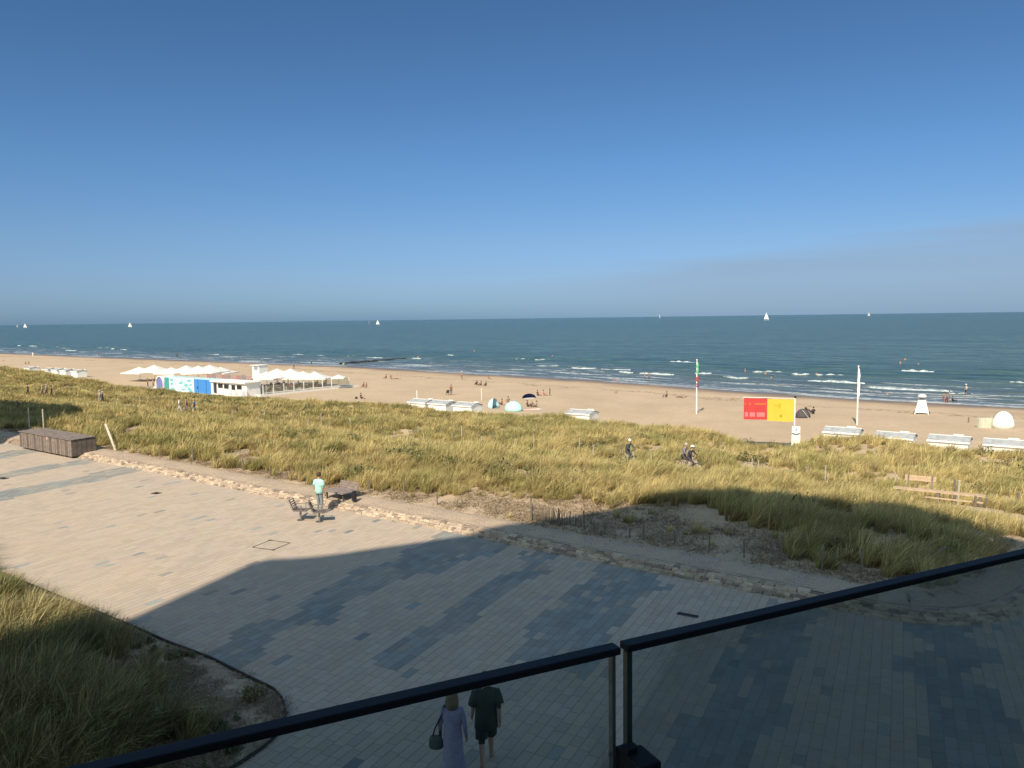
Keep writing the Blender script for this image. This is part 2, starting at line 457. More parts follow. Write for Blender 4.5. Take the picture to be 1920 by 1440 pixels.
# breaking waves: rolls of white water standing above the sheet
FOAM = NT('white_water')
_p = FOAM.pos()
_n = FOAM.noise(_p, 2.2, 4, 0.65)
FOAMM = FOAM.done(FOAM.prin(FOAM.mix(FOAM.mapr(_n, 0.42, 0.58), (0.26, 0.34, 0.34), (0.62, 0.65, 0.64)), 0.8, 0, FOAM.bump(_n, 0.8, 0.15)))
mbw = MB()
for (px, py, wpx, h) in ((842, 666, 26, .30), (978, 674, 34, .30), (1014, 675, 26, .34), (1036, 687, 60, .25), (1090, 690, 44, .2), (1277, 679, 44, .5), (1437, 698, 44, .45),
                         (1502, 702, 44, .40), (1552, 704, 44, .45), (1719, 696, 46, .5), (1552, 715, 60, .28), (1590, 718, 46, .2), (1678, 729, 80, .3), (1740, 733, 66, .3),
                         (1802, 739, 40, .2), (1912, 718, 30, .35), (1315, 700, 24, .25), (1230, 701, 60, .25), (1150, 693, 50, .2), (1380, 708, 60, .22),
                         (1172, 698, 28, .25), (700, 671, 30, .2), (556, 665, 28, .25), (600, 667, 30, .25), (186, 653, 16, .3), (198, 653, 10, .3), (210, 654, 14, .3), (230, 656, 16, .3),
                         (105, 651, 14, .3), (120, 653, 16, .3), (60, 649, 14, .3), (36, 648, 10, .3), (130, 657, 26, .25), (406, 665, 10, .3), (660, 668, 22, .2), (780, 672, 20, .2)):
    d = ray(px, py); t = (SEA_Z - CAM_H) / d[2]; cx, cy = d[0] * t, d[1] * t
    half = wpx / 2 / 1442.0 * cy
    n = 15
    V = []; Fc = []
    ph = random.random() * 9
    for i in range(n):
        a = i / (n - 1) * 2 - 1
        u = a * half / 0.82; k = max(0.0, 1 - abs(a) ** 2.4)
        hh = h * 0.72 * k * (0.7 + 0.5 * math.sin(a * 9 + ph)) + 0.02
        ox, oy = from_us(u, 0.9 * math.sin(a * 2.3 + ph) + a * a * 1.0)
        for (ds, dz) in ((-0.9, -0.16), (-0.5, hh * 0.75), (-0.1, hh), (0.6, hh * 0.5), (1.4, -0.16)):
            vx, vy = from_us(0, ds * (0.4 + 0.6 * k))
            V.append((cx + ox + vx, cy + oy + vy, SEA_Z + dz + 0.02))
    for i in range(n - 1):
        for j in range(4):
            Fc.append((i * 5 + j, (i + 1) * 5 + j, (i + 1) * 5 + j + 1, i * 5 + j + 1))
    mbw.add(V, Fc)
tag(mbw.build('breaking_waves', FOAMM, smooth=True), kind='stuff')

# ------------------------------------------------------------------ promenade
def jit(c, f): return tuple(min(1, max(0, v * f)) for v in c)
def mat_paver(name, attr):
    a = NT(name); p = a.pos()
    if attr: col = a.n('ShaderNodeAttribute', attribute_name='pc').outputs['Color']
    else: col = a.n('ShaderNodeObjectInfo').outputs['Color']
    n1 = a.noise(p, 22.0, 3, 0.7); n2 = a.noise(p, 0.35, 5, 0.6); n3 = a.noise(p, 3.0, 4, 0.65)
    c = a.mix(a.mapr(n1, 0.3, 0.75), a.mix(1.0, col, (0.88, 0.88, 0.88), 'MULTIPLY'), a.mix(1.0, col, (1.06, 1.05, 1.04), 'MULTIPLY'))
    c = a.mix(a.math('MULTIPLY', a.mapr(n2, 0.42, 0.7), 0.35), c, (0.50, 0.40, 0.28))       # blown sand
    c = a.mix(a.math('MULTIPLY', a.mapr(n3, 0.55, 0.75), 0.18), c, (0.22, 0.20, 0.17))
    return a.done(a.prin(c, 0.88, 0, a.bump(n1, 0.25, 0.006), 0.3))
PAV_A, PAV_O = mat_paver('paver_stuff', True), mat_paver('paver_piece', False)
JOINT = plain('joint_sand', (0.19, 0.155, 0.115), 0.95, 0, 0.2, 2.0)

BED = [(-60, 52), (-16.64, 24.29), (-9.82, 19.5), (-8.76, 18.7), (-7.23, 17.69), (-5.98, 16.67), (-5.3, 16.15), (-4.92, 15.63), (-4.68, 15.01),
       (-4.62, 14.4), (-4.72, 13.9), (-5.08, 13.21), (-5.8, 12.2), (-8, 9.8), (-14, 4), (-60, 4)]
BEDA = np.array(BED)
def in_poly(x, y, P):
    x = np.asarray(x); y = np.asarray(y); c = np.zeros(x.shape, bool)
    for i in range(len(P)):
        x1, y1 = P[i]; x2, y2 = P[i - 1]
        cond = ((y1 > y) != (y2 > y)) & (x < (x2 - x1) * (y - y1) / (y2 - y1 + 1e-12) + x1)
        c ^= cond
    return c

# base sheet of the paving
pv = MB()
nr = 48
loop = [(float(x), float(y)) for x, y in WALL[1:-1]]
base = [(-150, -40), (-150, 135.4)] + loop + [(60, -40)]
pv.add([(x, y, -0.0045) for x, y in base][::-1], [tuple(range(len(base)))])
promenade = pv.build('promenade_paving', JOINT)
tag(promenade, kind='structure')
tag(link('ground', mesh('ground', [(-300, -300, -0.6), (200, -300, -0.6), (200, 8, -0.6), (-300, 8, -0.6)], [(0, 1, 2, 3)], SAND)), kind='structure')

PW, PL, GAP = 0.225, 0.45, 0.010
PAV = (0.465, 0.395, 0.322); BAND = (0.255, 0.272, 0.262); DARK = (0.20, 0.205, 0.20)
BANDS = [(-15.0, -13.7, 11.0, 33.0, 1.9), (-10.9, -10.0, 14.0, 24.0, 0.2), (-8.5, -6.4, 15.5, 24, 0.2), (-3.5, -2.0, 8.0, 22, 0.3), (0.45, 1.9, 5.0, 23, 0.0),
         (4.2, 5.5, 2.0, 20, 0), (-38.5, -36.6, 18.0, 34.0, 0.0), (-43.2, -41.6, 18, 35, 0), (-50, -48, 18, 40, 0), (-22.0, -21.0, 30.0, 33, 0)]
def pav_col(a, b):
    """colour of the paver with its middle at a along the rows, b across them"""
    r = random.random()
    for (b0, b1, a0, a1, widen) in BANDS:
        e = 0.25 * (vnoise(a / 1.2, b0 * 7, 4) - 0.5) * 4
        k = widen * max(0, (a - 17) / 7) if widen > 1 else 0
        if b0 + e < b < b1 + e + k and a0 < a < a1:
            if r < 0.92: return jit(BAND, random.uniform(0.84, 1.16))
            return jit(PAV, random.uniform(0.75, 0.98))
    if r < 0.006: return jit(DARK, random.uniform(1.0, 1.5))
    if r < 0.014: return jit(BAND, random.uniform(0.95, 1.3))
    f = random.uniform(0.92, 1.07)
    return (PAV[0] * f, PAV[1] * f * random.uniform(0.97, 1.02), PAV[2] * f * random.uniform(0.95, 1.04))

LENS = (0.36, 0.45, 0.54)
_A, _B, _L = [], [], []
for jb in np.arange(-66, 21, PW):
    a_ = -2 - random.uniform(0, .5)
    while a_ < 62:
        li = random.choice((0, 1, 1, 2)); _A.append(a_ + LENS[li] / 2); _B.append(jb); _L.append(li); a_ += LENS[li]
A_, B_, L_I = np.array(_A), np.array(_B), np.array(_L)
PX = A_ * RB[0] + B_ * CB[0]; PY = A_ * RB[1] + B_ * CB[1]
qq = wall_q(PX, PY)
cover_c = np.array([-8.71, 27.03])
keep = (qq < 0.16) & (PY > 8.5) & (np.abs(PX / np.maximum(PY, 0.1)) < 0.86)
bd = np.full(PX.shape, 1e9)
for a, b in zip(BEDA, np.roll(BEDA, -1, 0)):
    d = b - a; t = np.clip(((PX - a[0]) * d[0] + (PY - a[1]) * d[1]) / (d @ d), 0, 1)
    bd = np.minimum(bd, np.hypot(PX - a[0] - t * d[0], PY - a[1] - t * d[1]))
keep &= (~in_poly(PX, PY, BED)) | (bd < 0.16)
pa = A_[keep]; pb = B_[keep]; px_ = PX[keep]; py_ = PY[keep]; pl_ = L_I[keep]
order = np.argsort(np.hypot(px_, py_))
pa, pb, px_, py_, pl_ = pa[order], pb[order], px_[order], py_[order], pl_[order]
# in-view test for the 300 drawn largest
wv_ = px_ * F0[0] + py_ * F0[1] - CAM_H * F0[2]
uu_ = (px_ * RV[0] + py_ * RV[1] - CAM_H * RV[2]) / wv_ * 1442 + 960
vv_ = 720 - (px_ * UV[0] + py_ * UV[1] - CAM_H * UV[2]) / wv_ * 1442
vis = (uu_ > -20) & (uu_ < 1940) & (vv_ < 1455)
first = set(np.nonzero(vis)[0][:300].tolist())
def paver_geo(hx, hy, ch=0.0012):
    V = []
    for (z, k) in ((-0.02, 0.0), (-ch, 0.0), (0.0, ch)):
        V += [(-hx + k, -hy + k, z), (hx - k, -hy + k, z), (hx - k, hy - k, z), (-hx + k, hy - k, z)]
    Fc = []
    for r_ in (0, 4):
        for i in range(4):
            j = (i + 1) % 4; Fc.append((r_ + i, r_ + j, r_ + 4 + j, r_ + 4 + i))
    Fc.append((8, 9, 10, 11))
    return V, Fc
pgs = [paver_geo(L / 2 - GAP / 2, PW / 2 - GAP / 2) for L in LENS]
pgF = pgs[0][1]
pms = [mesh('paver', g[0], g[1], PAV_O) for g in pgs]
ROWA = math.atan2(RB[1], RB[0])
ca, sa = math.cos(ROWA), math.sin(ROWA)
pgR = []
for g in pgs:
    v = np.array(g[0]); pgR.append(np.stack([v[:, 0] * ca - v[:, 1] * sa, v[:, 0] * sa + v[:, 1] * ca, v[:, 2]], 1))
bigV = []; cols = []; k = 0
for i in range(len(pa)):
    col = pav_col(pa[i], pb[i]); dz = random.uniform(-0.0009, 0.0009)
    if i in first:
        o = link('paver', pms[pl_[i]], promenade, (px_[i], py_[i], dz), ROWA); o.color = (*col, 1)
    else:
        bigV.append(pgR[pl_[i]] + np.array([px_[i], py_[i], dz])); cols.append(col)
n = len(bigV); V = np.concatenate(bigV)
nf = len(pgF)
Q = (np.array(pgF)[None] + (np.arange(n) * 12)[:, None, None]).reshape(-1, 4)
me = bpy.data.meshes.new('pavers')
me.vertices.add(len(V)); me.vertices.foreach_set('co', V.ravel())
me.loops.add(Q.size); me.loops.foreach_set('vertex_index', Q.ravel())
me.polygons.add(len(Q)); me.polygons.foreach_set('loop_start', np.arange(len(Q)) * 4); me.polygons.foreach_set('loop_total', np.full(len(Q), 4))
me.update(calc_edges=True)
me.polygons.foreach_set('use_smooth', np.zeros(len(Q), bool))
ca_ = np.ones((len(Q), 4), np.float32); ca_[:, :3] = np.repeat(np.array(cols), nf, 0)
me.attributes.new('pc', 'FLOAT_COLOR', 'FACE').data.foreach_set('color', ca_.ravel())
me.materials.append(PAV_A)
tag(link('pavers', me, promenade), kind='stuff')

DARKM = plain('dark_steel', (0.035, 0.035, 0.04), 0.5, 0.6, 0.2)
IRON = plain('cast_iron', (0.09, 0.085, 0.08), 0.7, 0.3, 0.2)
# cover frame set in the paving
cv = empty('access_cover', (cover_c[0], cover_c[1], 0), math.atan2(0.85, 0.36), 'square paved access cover outlined by a thin dark frame on the sunlit promenade', 'cover')
fr = MB()
for sx, sy, dx, dy in ((0, 0.46, 0.95, 0.03), (0, -0.46, 0.95, 0.03), (0.46, 0, 0.03, 0.89), (-0.46, 0, 0.03, 0.89)):
    fr.box((sx, sy, 0.002), (dx, dy, 0.02))
fr.build('cover_frame', IRON, cv)
for s_ in (-1, 1): MB().box((0.46 * s_, 0.46 * s_, 0.006), (0.10, 0.10, 0.022)).build('lifting_eye', IRON, cv)
def drain(px, py, L, Wd, lab, rz):
    x, y, _ = on_plane(px, py)
    e = empty('drain_grate', (x, y, 0), rz, lab, 'drain', 'slot drains in the promenade')
    m_ = MB(); m_.box((0, Wd / 2, 0.004), (L, 0.015, 0.022)); m_.box((0, -Wd / 2, 0.004), (L, 0.015, 0.022))
    m_.box((L / 2, 0, 0.004), (0.015, Wd - 0.015, 0.022)); m_.box((-L / 2, 0, 0.004), (0.015, Wd - 0.015, 0.022)); m_.build('grate_frame', IRON, e)
    m_ = MB(); m_.box((0, 0, 0.0), (L - 0.015, Wd - 0.015, 0.012)); m_.build('gutter', plain('gutter_black', (0.02, 0.02, 0.02), 0.9), e)
    m_ = MB()
    for i in range(int(L / 0.05)): m_.box((-L / 2 + 0.03 + i * 0.05, 0, 0.010), (0.012, Wd - 0.02, 0.008))
    m_.build('bars', IRON, e)
drain(1289.5, 1153.5, 0.56, 0.16, 'dark slot drain in the shaded paving just above the handrail', -0.55)
drain(293, 925, 0.42, 0.3, 'small dark drain in the sunlit paving left of the chairs', -0.5)
drain(6, 897, 0.6, 0.3, 'dark drain at the left border of the promenade', -0.5)

# ------------------------------------------------------------------ stone wall and gravel
def mat_stone(name, attr):
    a = NT(name); p = a.pos()
    col = a.n('ShaderNodeAttribute', attribute_name='pc').outputs['Color'] if attr else a.n('ShaderNodeObjectInfo').outputs['Color']
    n1 = a.noise(p, 9.0, 4, 0.65); n2 = a.noise(p, 40.0, 3, 0.6)
    c = a.mix(a.mapr(n1, 0.35, 0.7), a.mix(1.0, col, (0.78, 0.76, 0.74), 'MULTIPLY'), a.mix(1.0, col, (1.12, 1.1, 1.06), 'MULTIPLY'))
    return a.done(a.prin(c, 0.9, 0, a.bump(a.math('ADD', n1, n2), 0.6, 0.02), 0.3))
ST_A, ST_O = mat_stone('wall_stone_stuff', True), mat_stone('wall_stone_piece', False)
def along(P, d0=None):
    """points and tangents along a polyline"""
    seg = np.hypot(*(P[1:] - P[:-1]).T); cum = np.concatenate([[0], np.cumsum(seg)])
    def f(t):
        t = min(max(t, 0), cum[-1] - 1e-6); i = int(np.searchsorted(cum, t, 'right') - 1)
        d = (P[i + 1] - P[i]) / seg[i]; return P[i] + d * (t - cum[i]), d
    return f, cum[-1]
WP = WALL[1:22].copy(); WP[0] = (-60, 70.2)
WP = np.vstack([[(-60, 70.2)], WALL[1:22]])
fw, LW = along(WP)
wall = empty('stone_wall', (0, 26, 0), 0, 'low wall of stacked reddish stones along the seaward side of the promenade', 'wall')
wall['category'] = 'wall'
stones = []
for crs in range(4):
    t = random.uniform(0, 0.2)
    while t < LW - 0.1:
        L = random.uniform(0.14, 0.40); p, d = fw(t + L / 2)
        if not (-34.2 < p[0] < -26.9):
            stones.append((p, d, L, crs))
        t += L + random.uniform(0.008, 0.02)
def stone_geo(L, H, D, seed):
    r_ = random.Random(seed); V = []
    for z, k in ((0, 0.0), (0.75, 0.0), (1, 0.025)):
        for x, y in ((-1, -1), (1, -1), (1, 1), (-1, 1)):
            V.append((x * (L / 2 - k) + r_.uniform(-.012, .012), y * (D / 2 - k) + r_.uniform(-.014, .014), z * H + r_.uniform(-.006, .006)))
    Fc = [(3, 2, 1, 0)]
    for q_ in (0, 4):
        for i in range(4):
            j = (i + 1) % 4; Fc.append((q_ + i, q_ + j, q_ + 4 + j, q_ + 4 + i))
    Fc.append((8, 9, 10, 11)); return V, Fc
geos = [stone_geo(1.0, 1.0, 1.0, k) for k in range(10)]
gm = [mesh('stone', [(v[0], v[1], v[2]) for v in g[0]], g[1], ST_O) for g in geos]
def vis_px(p):
    d = np.array([p[0], p[1], -CAM_H]); w_ = d @ F0; return 960 + 1442 * (d @ RV) / w_, 720 - 1442 * (d @ UV) / w_
inview = [i for i, s_ in enumerate(stones) if -10 < vis_px(s_[0])[0] < 1930]
inview.sort(key=lambda i: math.hypot(*stones[i][0]))
pick = set(inview[:300])
SB = MB(); scol = []
for i, (p, d, L, crs) in enumerate(stones):
    H = random.uniform(.05, .085); D = random.uniform(0.13, 0.20); off = 0.07 + crs * 0.105 + random.uniform(-0.025, 0.025)
    nrm = np.array([-d[1], d[0]])
    c_ = p + nrm * off; z = crs * 0.062 - 0.01; rz = math.atan2(d[1], d[0]) + random.uniform(-.16, .16)
    base = random.choice([(0.50, 0.41, 0.32), (0.54, 0.46, 0.36), (0.44, 0.35, 0.285), (0.56, 0.48, 0.385), (0.30, 0.25, 0.21), (0.50, 0.43, 0.345)])
    col = jit(base, random.uniform(0.85, 1.15)); gi = random.randrange(10)
    if i in pick:
        o = link('stone', gm[gi], wall, (c_[0], c_[1] - 26, z), rz); o.scale = (L, D, H); o.color = (*col, 1)
    else:
        ca, sa = math.cos(rz), math.sin(rz)
        SB.add([(c_[0] + v[0] * L * ca - v[1] * D * sa, c_[1] - 26 + v[0] * L * sa + v[1] * D * ca, z + v[2] * H) for v in geos[gi][0]], geos[gi][1])
        scol += [col] * len(geos[gi][1])
me = SB.mesh('stones', ST_A)
ca_ = np.ones((len(scol), 4), np.float32); ca_[:, :3] = scol
me.attributes.new('pc', 'FLOAT_COLOR', 'FACE').data.foreach_set('color', ca_.ravel())
tag(link('stones', me, wall), kind='stuff')
# earth core behind the stones
cb_ = MB(); V = []; ts = np.arange(0, LW, 0.8)
for t in ts:
    p, d = fw(t); nrm = np.array([-d[1], d[0]])
    for off, z in ((0.06, -0.02), (0.40, 0.20), (0.55, 0.27)): q_ = p + nrm * off; V.append((q_[0], q_[1] - 26, z))
Fc = []
for i in range(len(ts) - 1):
    for j in range(2): Fc.append((i * 3 + j, (i + 1) * 3 + j, (i + 1) * 3 + j + 1, i * 3 + j + 1))
cb_.add(V, Fc); cb_.build('mortar_core', plain('wall_earth', (0.25, 0.19, 0.14), 0.95), wall)

def mat_gravel():
    a = NT('gravel'); p = a.pos()
    v = a.n('ShaderNodeTexVoronoi'); v.inputs['Scale'].default_value = 17.0; a.l(p, v.inputs['Vector'])
    c = a.mix(a.mapr(v.outputs['Distance'], 0.1, 0.6), (0.60, 0.49, 0.37), (0.34, 0.27, 0.20))
    n = a.noise(p, 1.2, 4)
    c = a.mix(a.mapr(n, 0.38, 0.6, 0.0, 0.6), c, (0.50, 0.39, 0.275))
    return a.done(a.prin(c, 0.9, 0, a.bump(a.math('SUBTRACT', 1.0, v.outputs['Distance']), 0.8, 0.04)))
V = []; Fc = []; offs = [0.42, 0.7, 1.0, 1.3, 1.6, 1.85]
ts = np.arange(0, LW - 0.01, 0.3)
for t in ts:
    p, d = fw(t); nrm = np.array([-d[1], d[0]])
    for j, off in enumerate(offs):
        q_ = p + nrm * (off + (random.uniform(-.1, .15) if j == 5 else 0))
        V.append((q_[0], q_[1], [0.245, 0.275, 0.30, 0.31, 0.31, 0.2][j] + random.uniform(-.012, .012)))
no = len(offs)
for i in range(len(ts) - 1):
    for j in range(no - 1): Fc.append((i * no + j, (i + 1) * no + j, (i + 1) * no + j + 1, i * no + j + 1))
tag(link('gravel_strip', mesh('gravel_strip', V, Fc, mat_gravel(), smooth=True)), kind='structure')

# ------------------------------------------------------------------ instancing by geometry nodes (masses nobody could count)
def scatter(name, pts, rots, scs, variants, idx):
    """one object whose points carry instances of the meshes in variants"""
    col = bpy.data.collections.new(name + '_sources')
    for i, me_ in enumerate(variants):
        col.objects.link(bpy.data.objects.new('%s_source_%02d' % (name, i), me_))
    me = bpy.data.meshes.new(name)
    me.vertices.add(len(pts)); me.vertices.foreach_set('co', np.asarray(pts, np.float32).ravel())
    me.attributes.new('rot', 'FLOAT_VECTOR', 'POINT').data.foreach_set('vector', np.asarray(rots, np.float32).ravel())
    me.attributes.new('scl', 'FLOAT_VECTOR', 'POINT').data.foreach_set('vector', np.asarray(scs, np.float32).ravel())
    me.attributes.new('idx', 'INT', 'POINT').data.foreach_set('value', np.asarray(idx, np.int32))
    o = link(name, me)
    g = bpy.data.node_groups.new(name, 'GeometryNodeTree')
    g.interface.new_socket('Geometry', in_out='INPUT', socket_type='NodeSocketGeometry')
    g.interface.new_socket('Geometry', in_out='OUTPUT', socket_type='NodeSocketGeometry')
    gi = g.nodes.new('NodeGroupInput'); go = g.nodes.new('NodeGroupOutput')
    ci = g.nodes.new('GeometryNodeCollectionInfo'); ci.inputs['Collection'].default_value = col
    ci.inputs['Separate Children'].default_value = True; ci.inputs['Reset Children'].default_value = True
    ip = g.nodes.new('GeometryNodeInstanceOnPoints'); ip.inputs['Pick Instance'].default_value = True
    def na(t, nm):
        x = g.nodes.new('GeometryNodeInputNamedAttribute'); x.data_type = t; x.inputs['Name'].default_value = nm; return x.outputs['Attribute']
    g.links.new(gi.outputs[0], ip.inputs['Points']); g.links.new(ci.outputs[0], ip.inputs['Instance'])
    g.links.new(na('INT', 'idx'), ip.inputs['Instance Index'])
    er = g.nodes.new('FunctionNodeEulerToRotation'); g.links.new(na('FLOAT_VECTOR', 'rot'), er.inputs[0]); g.links.new(er.outputs[0], ip.inputs['Rotation'])
    g.links.new(na('FLOAT_VECTOR', 'scl'), ip.inputs['Scale'])
    g.links.new(ip.outputs[0], go.inputs[0])
    md = o.modifiers.new('scatter', 'NODES'); md.node_group = g
    return tag(o, kind='stuff')

# ------------------------------------------------------------------ marram grass
def mat_grass(name, straw, green, brown, k=0.5):
    a = NT(name)
    oi = a.n('ShaderNodeObjectInfo')
    rnd = oi.outputs['Random']
    loc = oi.outputs['Location']
    patch = a.noise(a.scale(loc, (0.30, 0.30, 0.30)), 1.0, 4, 0.75)
    bl = a.n('ShaderNodeAttribute', attribute_name='bl').outputs['Fac']      # differs per blade
    hh_ = a.n('ShaderNodeAttribute', attribute_name='hh').outputs['Fac']     # 0 root, 1 tip
    g = a.math('ADD', a.math('MULTIPLY', a.mapr(patch, 0.40, 0.60), 0.62), a.math('ADD', a.math('MULTIPLY', rnd, 0.35), a.math('MULTIPLY', bl, 0.45)))
    c = a.mix(a.mapr(g, k, k + 0.55), straw, green)
    c = a.mix(a.math('MULTIPLY', a.math('GREATER_THAN', bl, 0.82), 0.8), c, brown)
    c = a.mix(a.math('MULTIPLY', a.math('GREATER_THAN', rnd, 0.80), 0.55), c, tuple(v * .62 for v in brown))
    c = a.mix(a.math('MULTIPLY', a.math('LESS_THAN', rnd, 0.12), 0.6), c, tuple(v * .55 for v in green))
    c = a.mix(a.mapr(hh_, 0.0, 0.5, 0.75, 0.0), c, tuple(v * 0.42 for v in brown))  # dead brown bases, darkened further to paint in the shade between blades
    c = a.mix(a.mapr(bl, 0.0, 0.22, 0.55, 0.0), c, tuple(min(1, v * 1.35) for v in straw))
    d = a.n('ShaderNodeBsdfDiffuse'); a.l(c, d.inputs['Color'])
    t = a.n('ShaderNodeBsdfTranslucent'); a.l(c, t.inputs['Color'])
    gl = a.n('ShaderNodeBsdfGlossy'); gl.inputs['Roughness'].default_value = 0.45; gl.inputs['Color'].default_value = (0.6, 0.6, 0.55, 1)
    m1 = a.n('ShaderNodeMixShader'); m1.inputs[0].default_value = 0.16; a.l(d.outputs[0], m1.inputs[1]); a.l(t.outputs[0], m1.inputs[2])
    m2 = a.n('ShaderNodeMixShader'); m2.inputs[0].default_value = 0.05; a.l(m1.outputs[0], m2.inputs[1]); a.l(gl.outputs[0], m2.inputs[2])
    return a.done(m2.outputs[0])
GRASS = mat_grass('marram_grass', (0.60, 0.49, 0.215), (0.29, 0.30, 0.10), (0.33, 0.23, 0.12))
def tuft(seed, nb, H, spread, wd, wind, mat=None):
    r_ = random.Random(seed); V = []; Fc = []; bl = []; hh_ = []
    for b in range(nb):
        a = r_.uniform(0, 2 * math.pi); rr = spread * math.sqrt(r_.random())
        x0, y0 = rr * math.cos(a), rr * math.sin(a)
        L = H * r_.uniform(0.55, 1.12); a2 = a + r_.uniform(-.9, .9); out = r_.uniform(0.10, 0.5)
        dx, dy = math.cos(a2) * out + wind[0] * r_.uniform(.5, 1.3), math.sin(a2) * out + wind[1] * r_.uniform(.5, 1.3)
        fa = r_.uniform(0, math.pi); wx, wy = math.cos(fa) * wd / 2, math.sin(fa) * wd / 2
        n0 = len(V); cb = r_.random(); seg = 3
        for i in range(seg + 1):
            t = i / seg
            cx = x0 + dx * L * t * t * 0.95 + dx * L * 0.12 * t; cy = y0 + dy * L * t * t * 0.95 + dy * L * 0.12 * t
            cz = L * t * (1 - 0.28 * t * min(1, math.hypot(dx, dy)) * 1.4) - 0.05
            kk = (1.0, 0.95, 0.65, 0.0)[i]
            if i < seg: V += [(cx - wx * kk, cy - wy * kk, cz), (cx + wx * kk, cy + wy * kk, cz)]; bl += [cb, cb]; hh_ += [t, t]
            else: V.append((cx, cy, cz)); bl.append(cb); hh_.append(t)
        for i in range(seg - 1): Fc.append((n0 + 2 * i, n0 + 2 * i + 1, n0 + 2 * i + 3, n0 + 2 * i + 2))
        Fc.append((n0 + 2 * seg - 2, n0 + 2 * seg - 1, n0 + 2 * seg))
    me = mesh('tuft', V, Fc, mat or GRASS)
    me.attributes.new('bl', 'FLOAT', 'POINT').data.foreach_set('value', bl)
    me.attributes.new('hh', 'FLOAT', 'POINT').data.foreach_set('value', hh_)
    return me
WIND = (0.34, -0.10)
near_t = [tuft(k, 62, 0.80, 0.16, 0.019, WIND) for k in range(6)]
mid_t = [tuft(20 + k, 56, 0.78, 0.20, 0.026, WIND) for k in range(6)]
far_t = [tuft(40 + k, 60, 0.74, 0.36, 0.045, WIND) for k in range(6)]

def view_ok(x, y, margin=0.16): return (np.abs(x / np.maximum(y, 1)) < 0.667 + margin)
def dune_points(s0, s1, dens, jd0, jd1):
    """random tuft places between two distances from the eye"""
    out = []
    u0, u1 = -0.98 * jd1 - 15, 16
    N = int((u1 - u0) * (s1 - s0) * dens)
    u = rng.uniform(u0, u1, N); s = rng.uniform(s0, s1, N)
    x, y = from_us(u, s); d = np.hypot(x, y)
    ok = view_ok(x, y) & (d >= jd0) & (d < jd1) & (y > 5)
    x, y, u, s = x[ok], y[ok], u[ok], s[ok]
    q = wall_q(x, y)
    cl = fbm(u / 2.3, s / 2.0, 31); c2 = fbm(u / 9.0, s / 6.0, 37)
    p = np.clip((cl - 0.28) * 5.0, 0.0, 1) * np.clip(0.75 + (c2 - 0.35) * 2.5, 0.4, 1)
    # bare sand: the patch behind the wall, and the strip next to the gravel
    lim = np.interp(u, [-200, -30, -22, -18, -13, -9, -6.5, -4, 0, 20], [1.9, 1.9, 3.0, 4.4, 6.0, 5.6, 2.4, 1.9, 1.8, 1.8])
    p = p * np.clip((q - lim + (cl - 0.5) * 2.4) * 1.0, 0.0, 1)
    sp = (q > 2.0) & (q <= lim + 1.2) & (vnoise(u / 0.8, s / 0.8, 77) > 0.66)
    p = np.where(sp, np.maximum(p, 0.14), p)
    p = p * np.clip((np.abs(s - PATH_S) - 0.75) * 2.0, 0, 1)
    p = p * np.clip((65.5 - s + (cl - 0.5) * 5) * 0.7, 0, 1)
    p = np.where(q < 1.75, 0, p)
    # open spot by the sign post leading to the beach
    p = np.where((u > -7.6) & (u < -2.0) & (s > 36.6) & (s < 41.6), 0, p)      # trodden ground in front of the bench
    m = rng.random(len(x)) < p
    return x[m], y[m]
allp = []
for (tv, jd0, jd1, dens, nm, hs) in ((near_t, 18, 42, 13.0, 'dune_grass', 1.0), (mid_t, 42, 75, 9.0, 'dune_grass', 1.0), (far_t, 75, 210, 3.6, 'dune_grass', 1.0)):
    x, y = dune_points(23.0, 66.5, dens, jd0, jd1)
    z = zt(x, y)
    n = len(x); hn = 0.45 + 1.0 * fbm(x / 2.2, y / 2.2, 51)
    uu_t = x * TV[0] + y * TV[1]; hn = hn * np.where((wall_q(x, y) < 5.6) & (uu_t > -21) & (uu_t < -7.5), 0.62, 1.0)
    sc = rng.uniform(0.62, 1.28, n) * hn
    rot = np.stack([rng.normal(0, 0.07, n), rng.normal(0, 0.07, n), rng.uniform(-0.5, 0.5, n)], 1)
    scatter(nm, np.stack([x, y, z - 0.02], 1), rot, np.stack([sc, sc, sc * rng.uniform(0.85, 1.1, n)], 1), tv, rng.integers(0, len(tv), n))

# dead stems and stubble lying on the bare sand
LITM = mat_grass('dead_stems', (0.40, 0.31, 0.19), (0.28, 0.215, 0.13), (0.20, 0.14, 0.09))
def litter(seed):
    r_ = random.Random(seed); V = []; Fc = []; bl = []; hh_ = []
    for b in range(26):
        x0, y0 = r_.uniform(-.35, .35), r_.uniform(-.35, .35); a = r_.uniform(0, 6.28); L = r_.uniform(.05, .22); w_ = r_.uniform(.006, .014); up = r_.choice((0.01, .02, .03, .11))
        dx, dy = math.cos(a) * L, math.sin(a) * L; n0 = len(V)
        V += [(x0 - dy * w_ / L, y0 + dx * w_ / L, .005), (x0 + dy * w_ / L, y0 - dx * w_ / L, .005), (x0 + dx, y0 + dy, up)]; Fc.append((n0, n0 + 1, n0 + 2)); cb_2 = r_.random(); bl += [cb_2] * 3; hh_ += [.1, .1, .5]
    me = mesh('litter', V, Fc, LITM); me.attributes.new('bl', 'FLOAT', 'POINT').data.foreach_set('value', bl); me.attributes.new('hh', 'FLOAT', 'POINT').data.foreach_set('value', hh_)
    return me
u = rng.uniform(-75, 8, 20000); s_ = rng.uniform(23, 34, 20000); x, y = from_us(u, s_); q = wall_q(x, y)
m = (q > 1.7) & (q < 10) & view_ok(x, y) & (fbm(u / 1.2, s_ / 1.2, 13) > 0.36); x, y = x[m], y[m]; n = len(x); sc = rng.uniform(.6, 1.3, n)
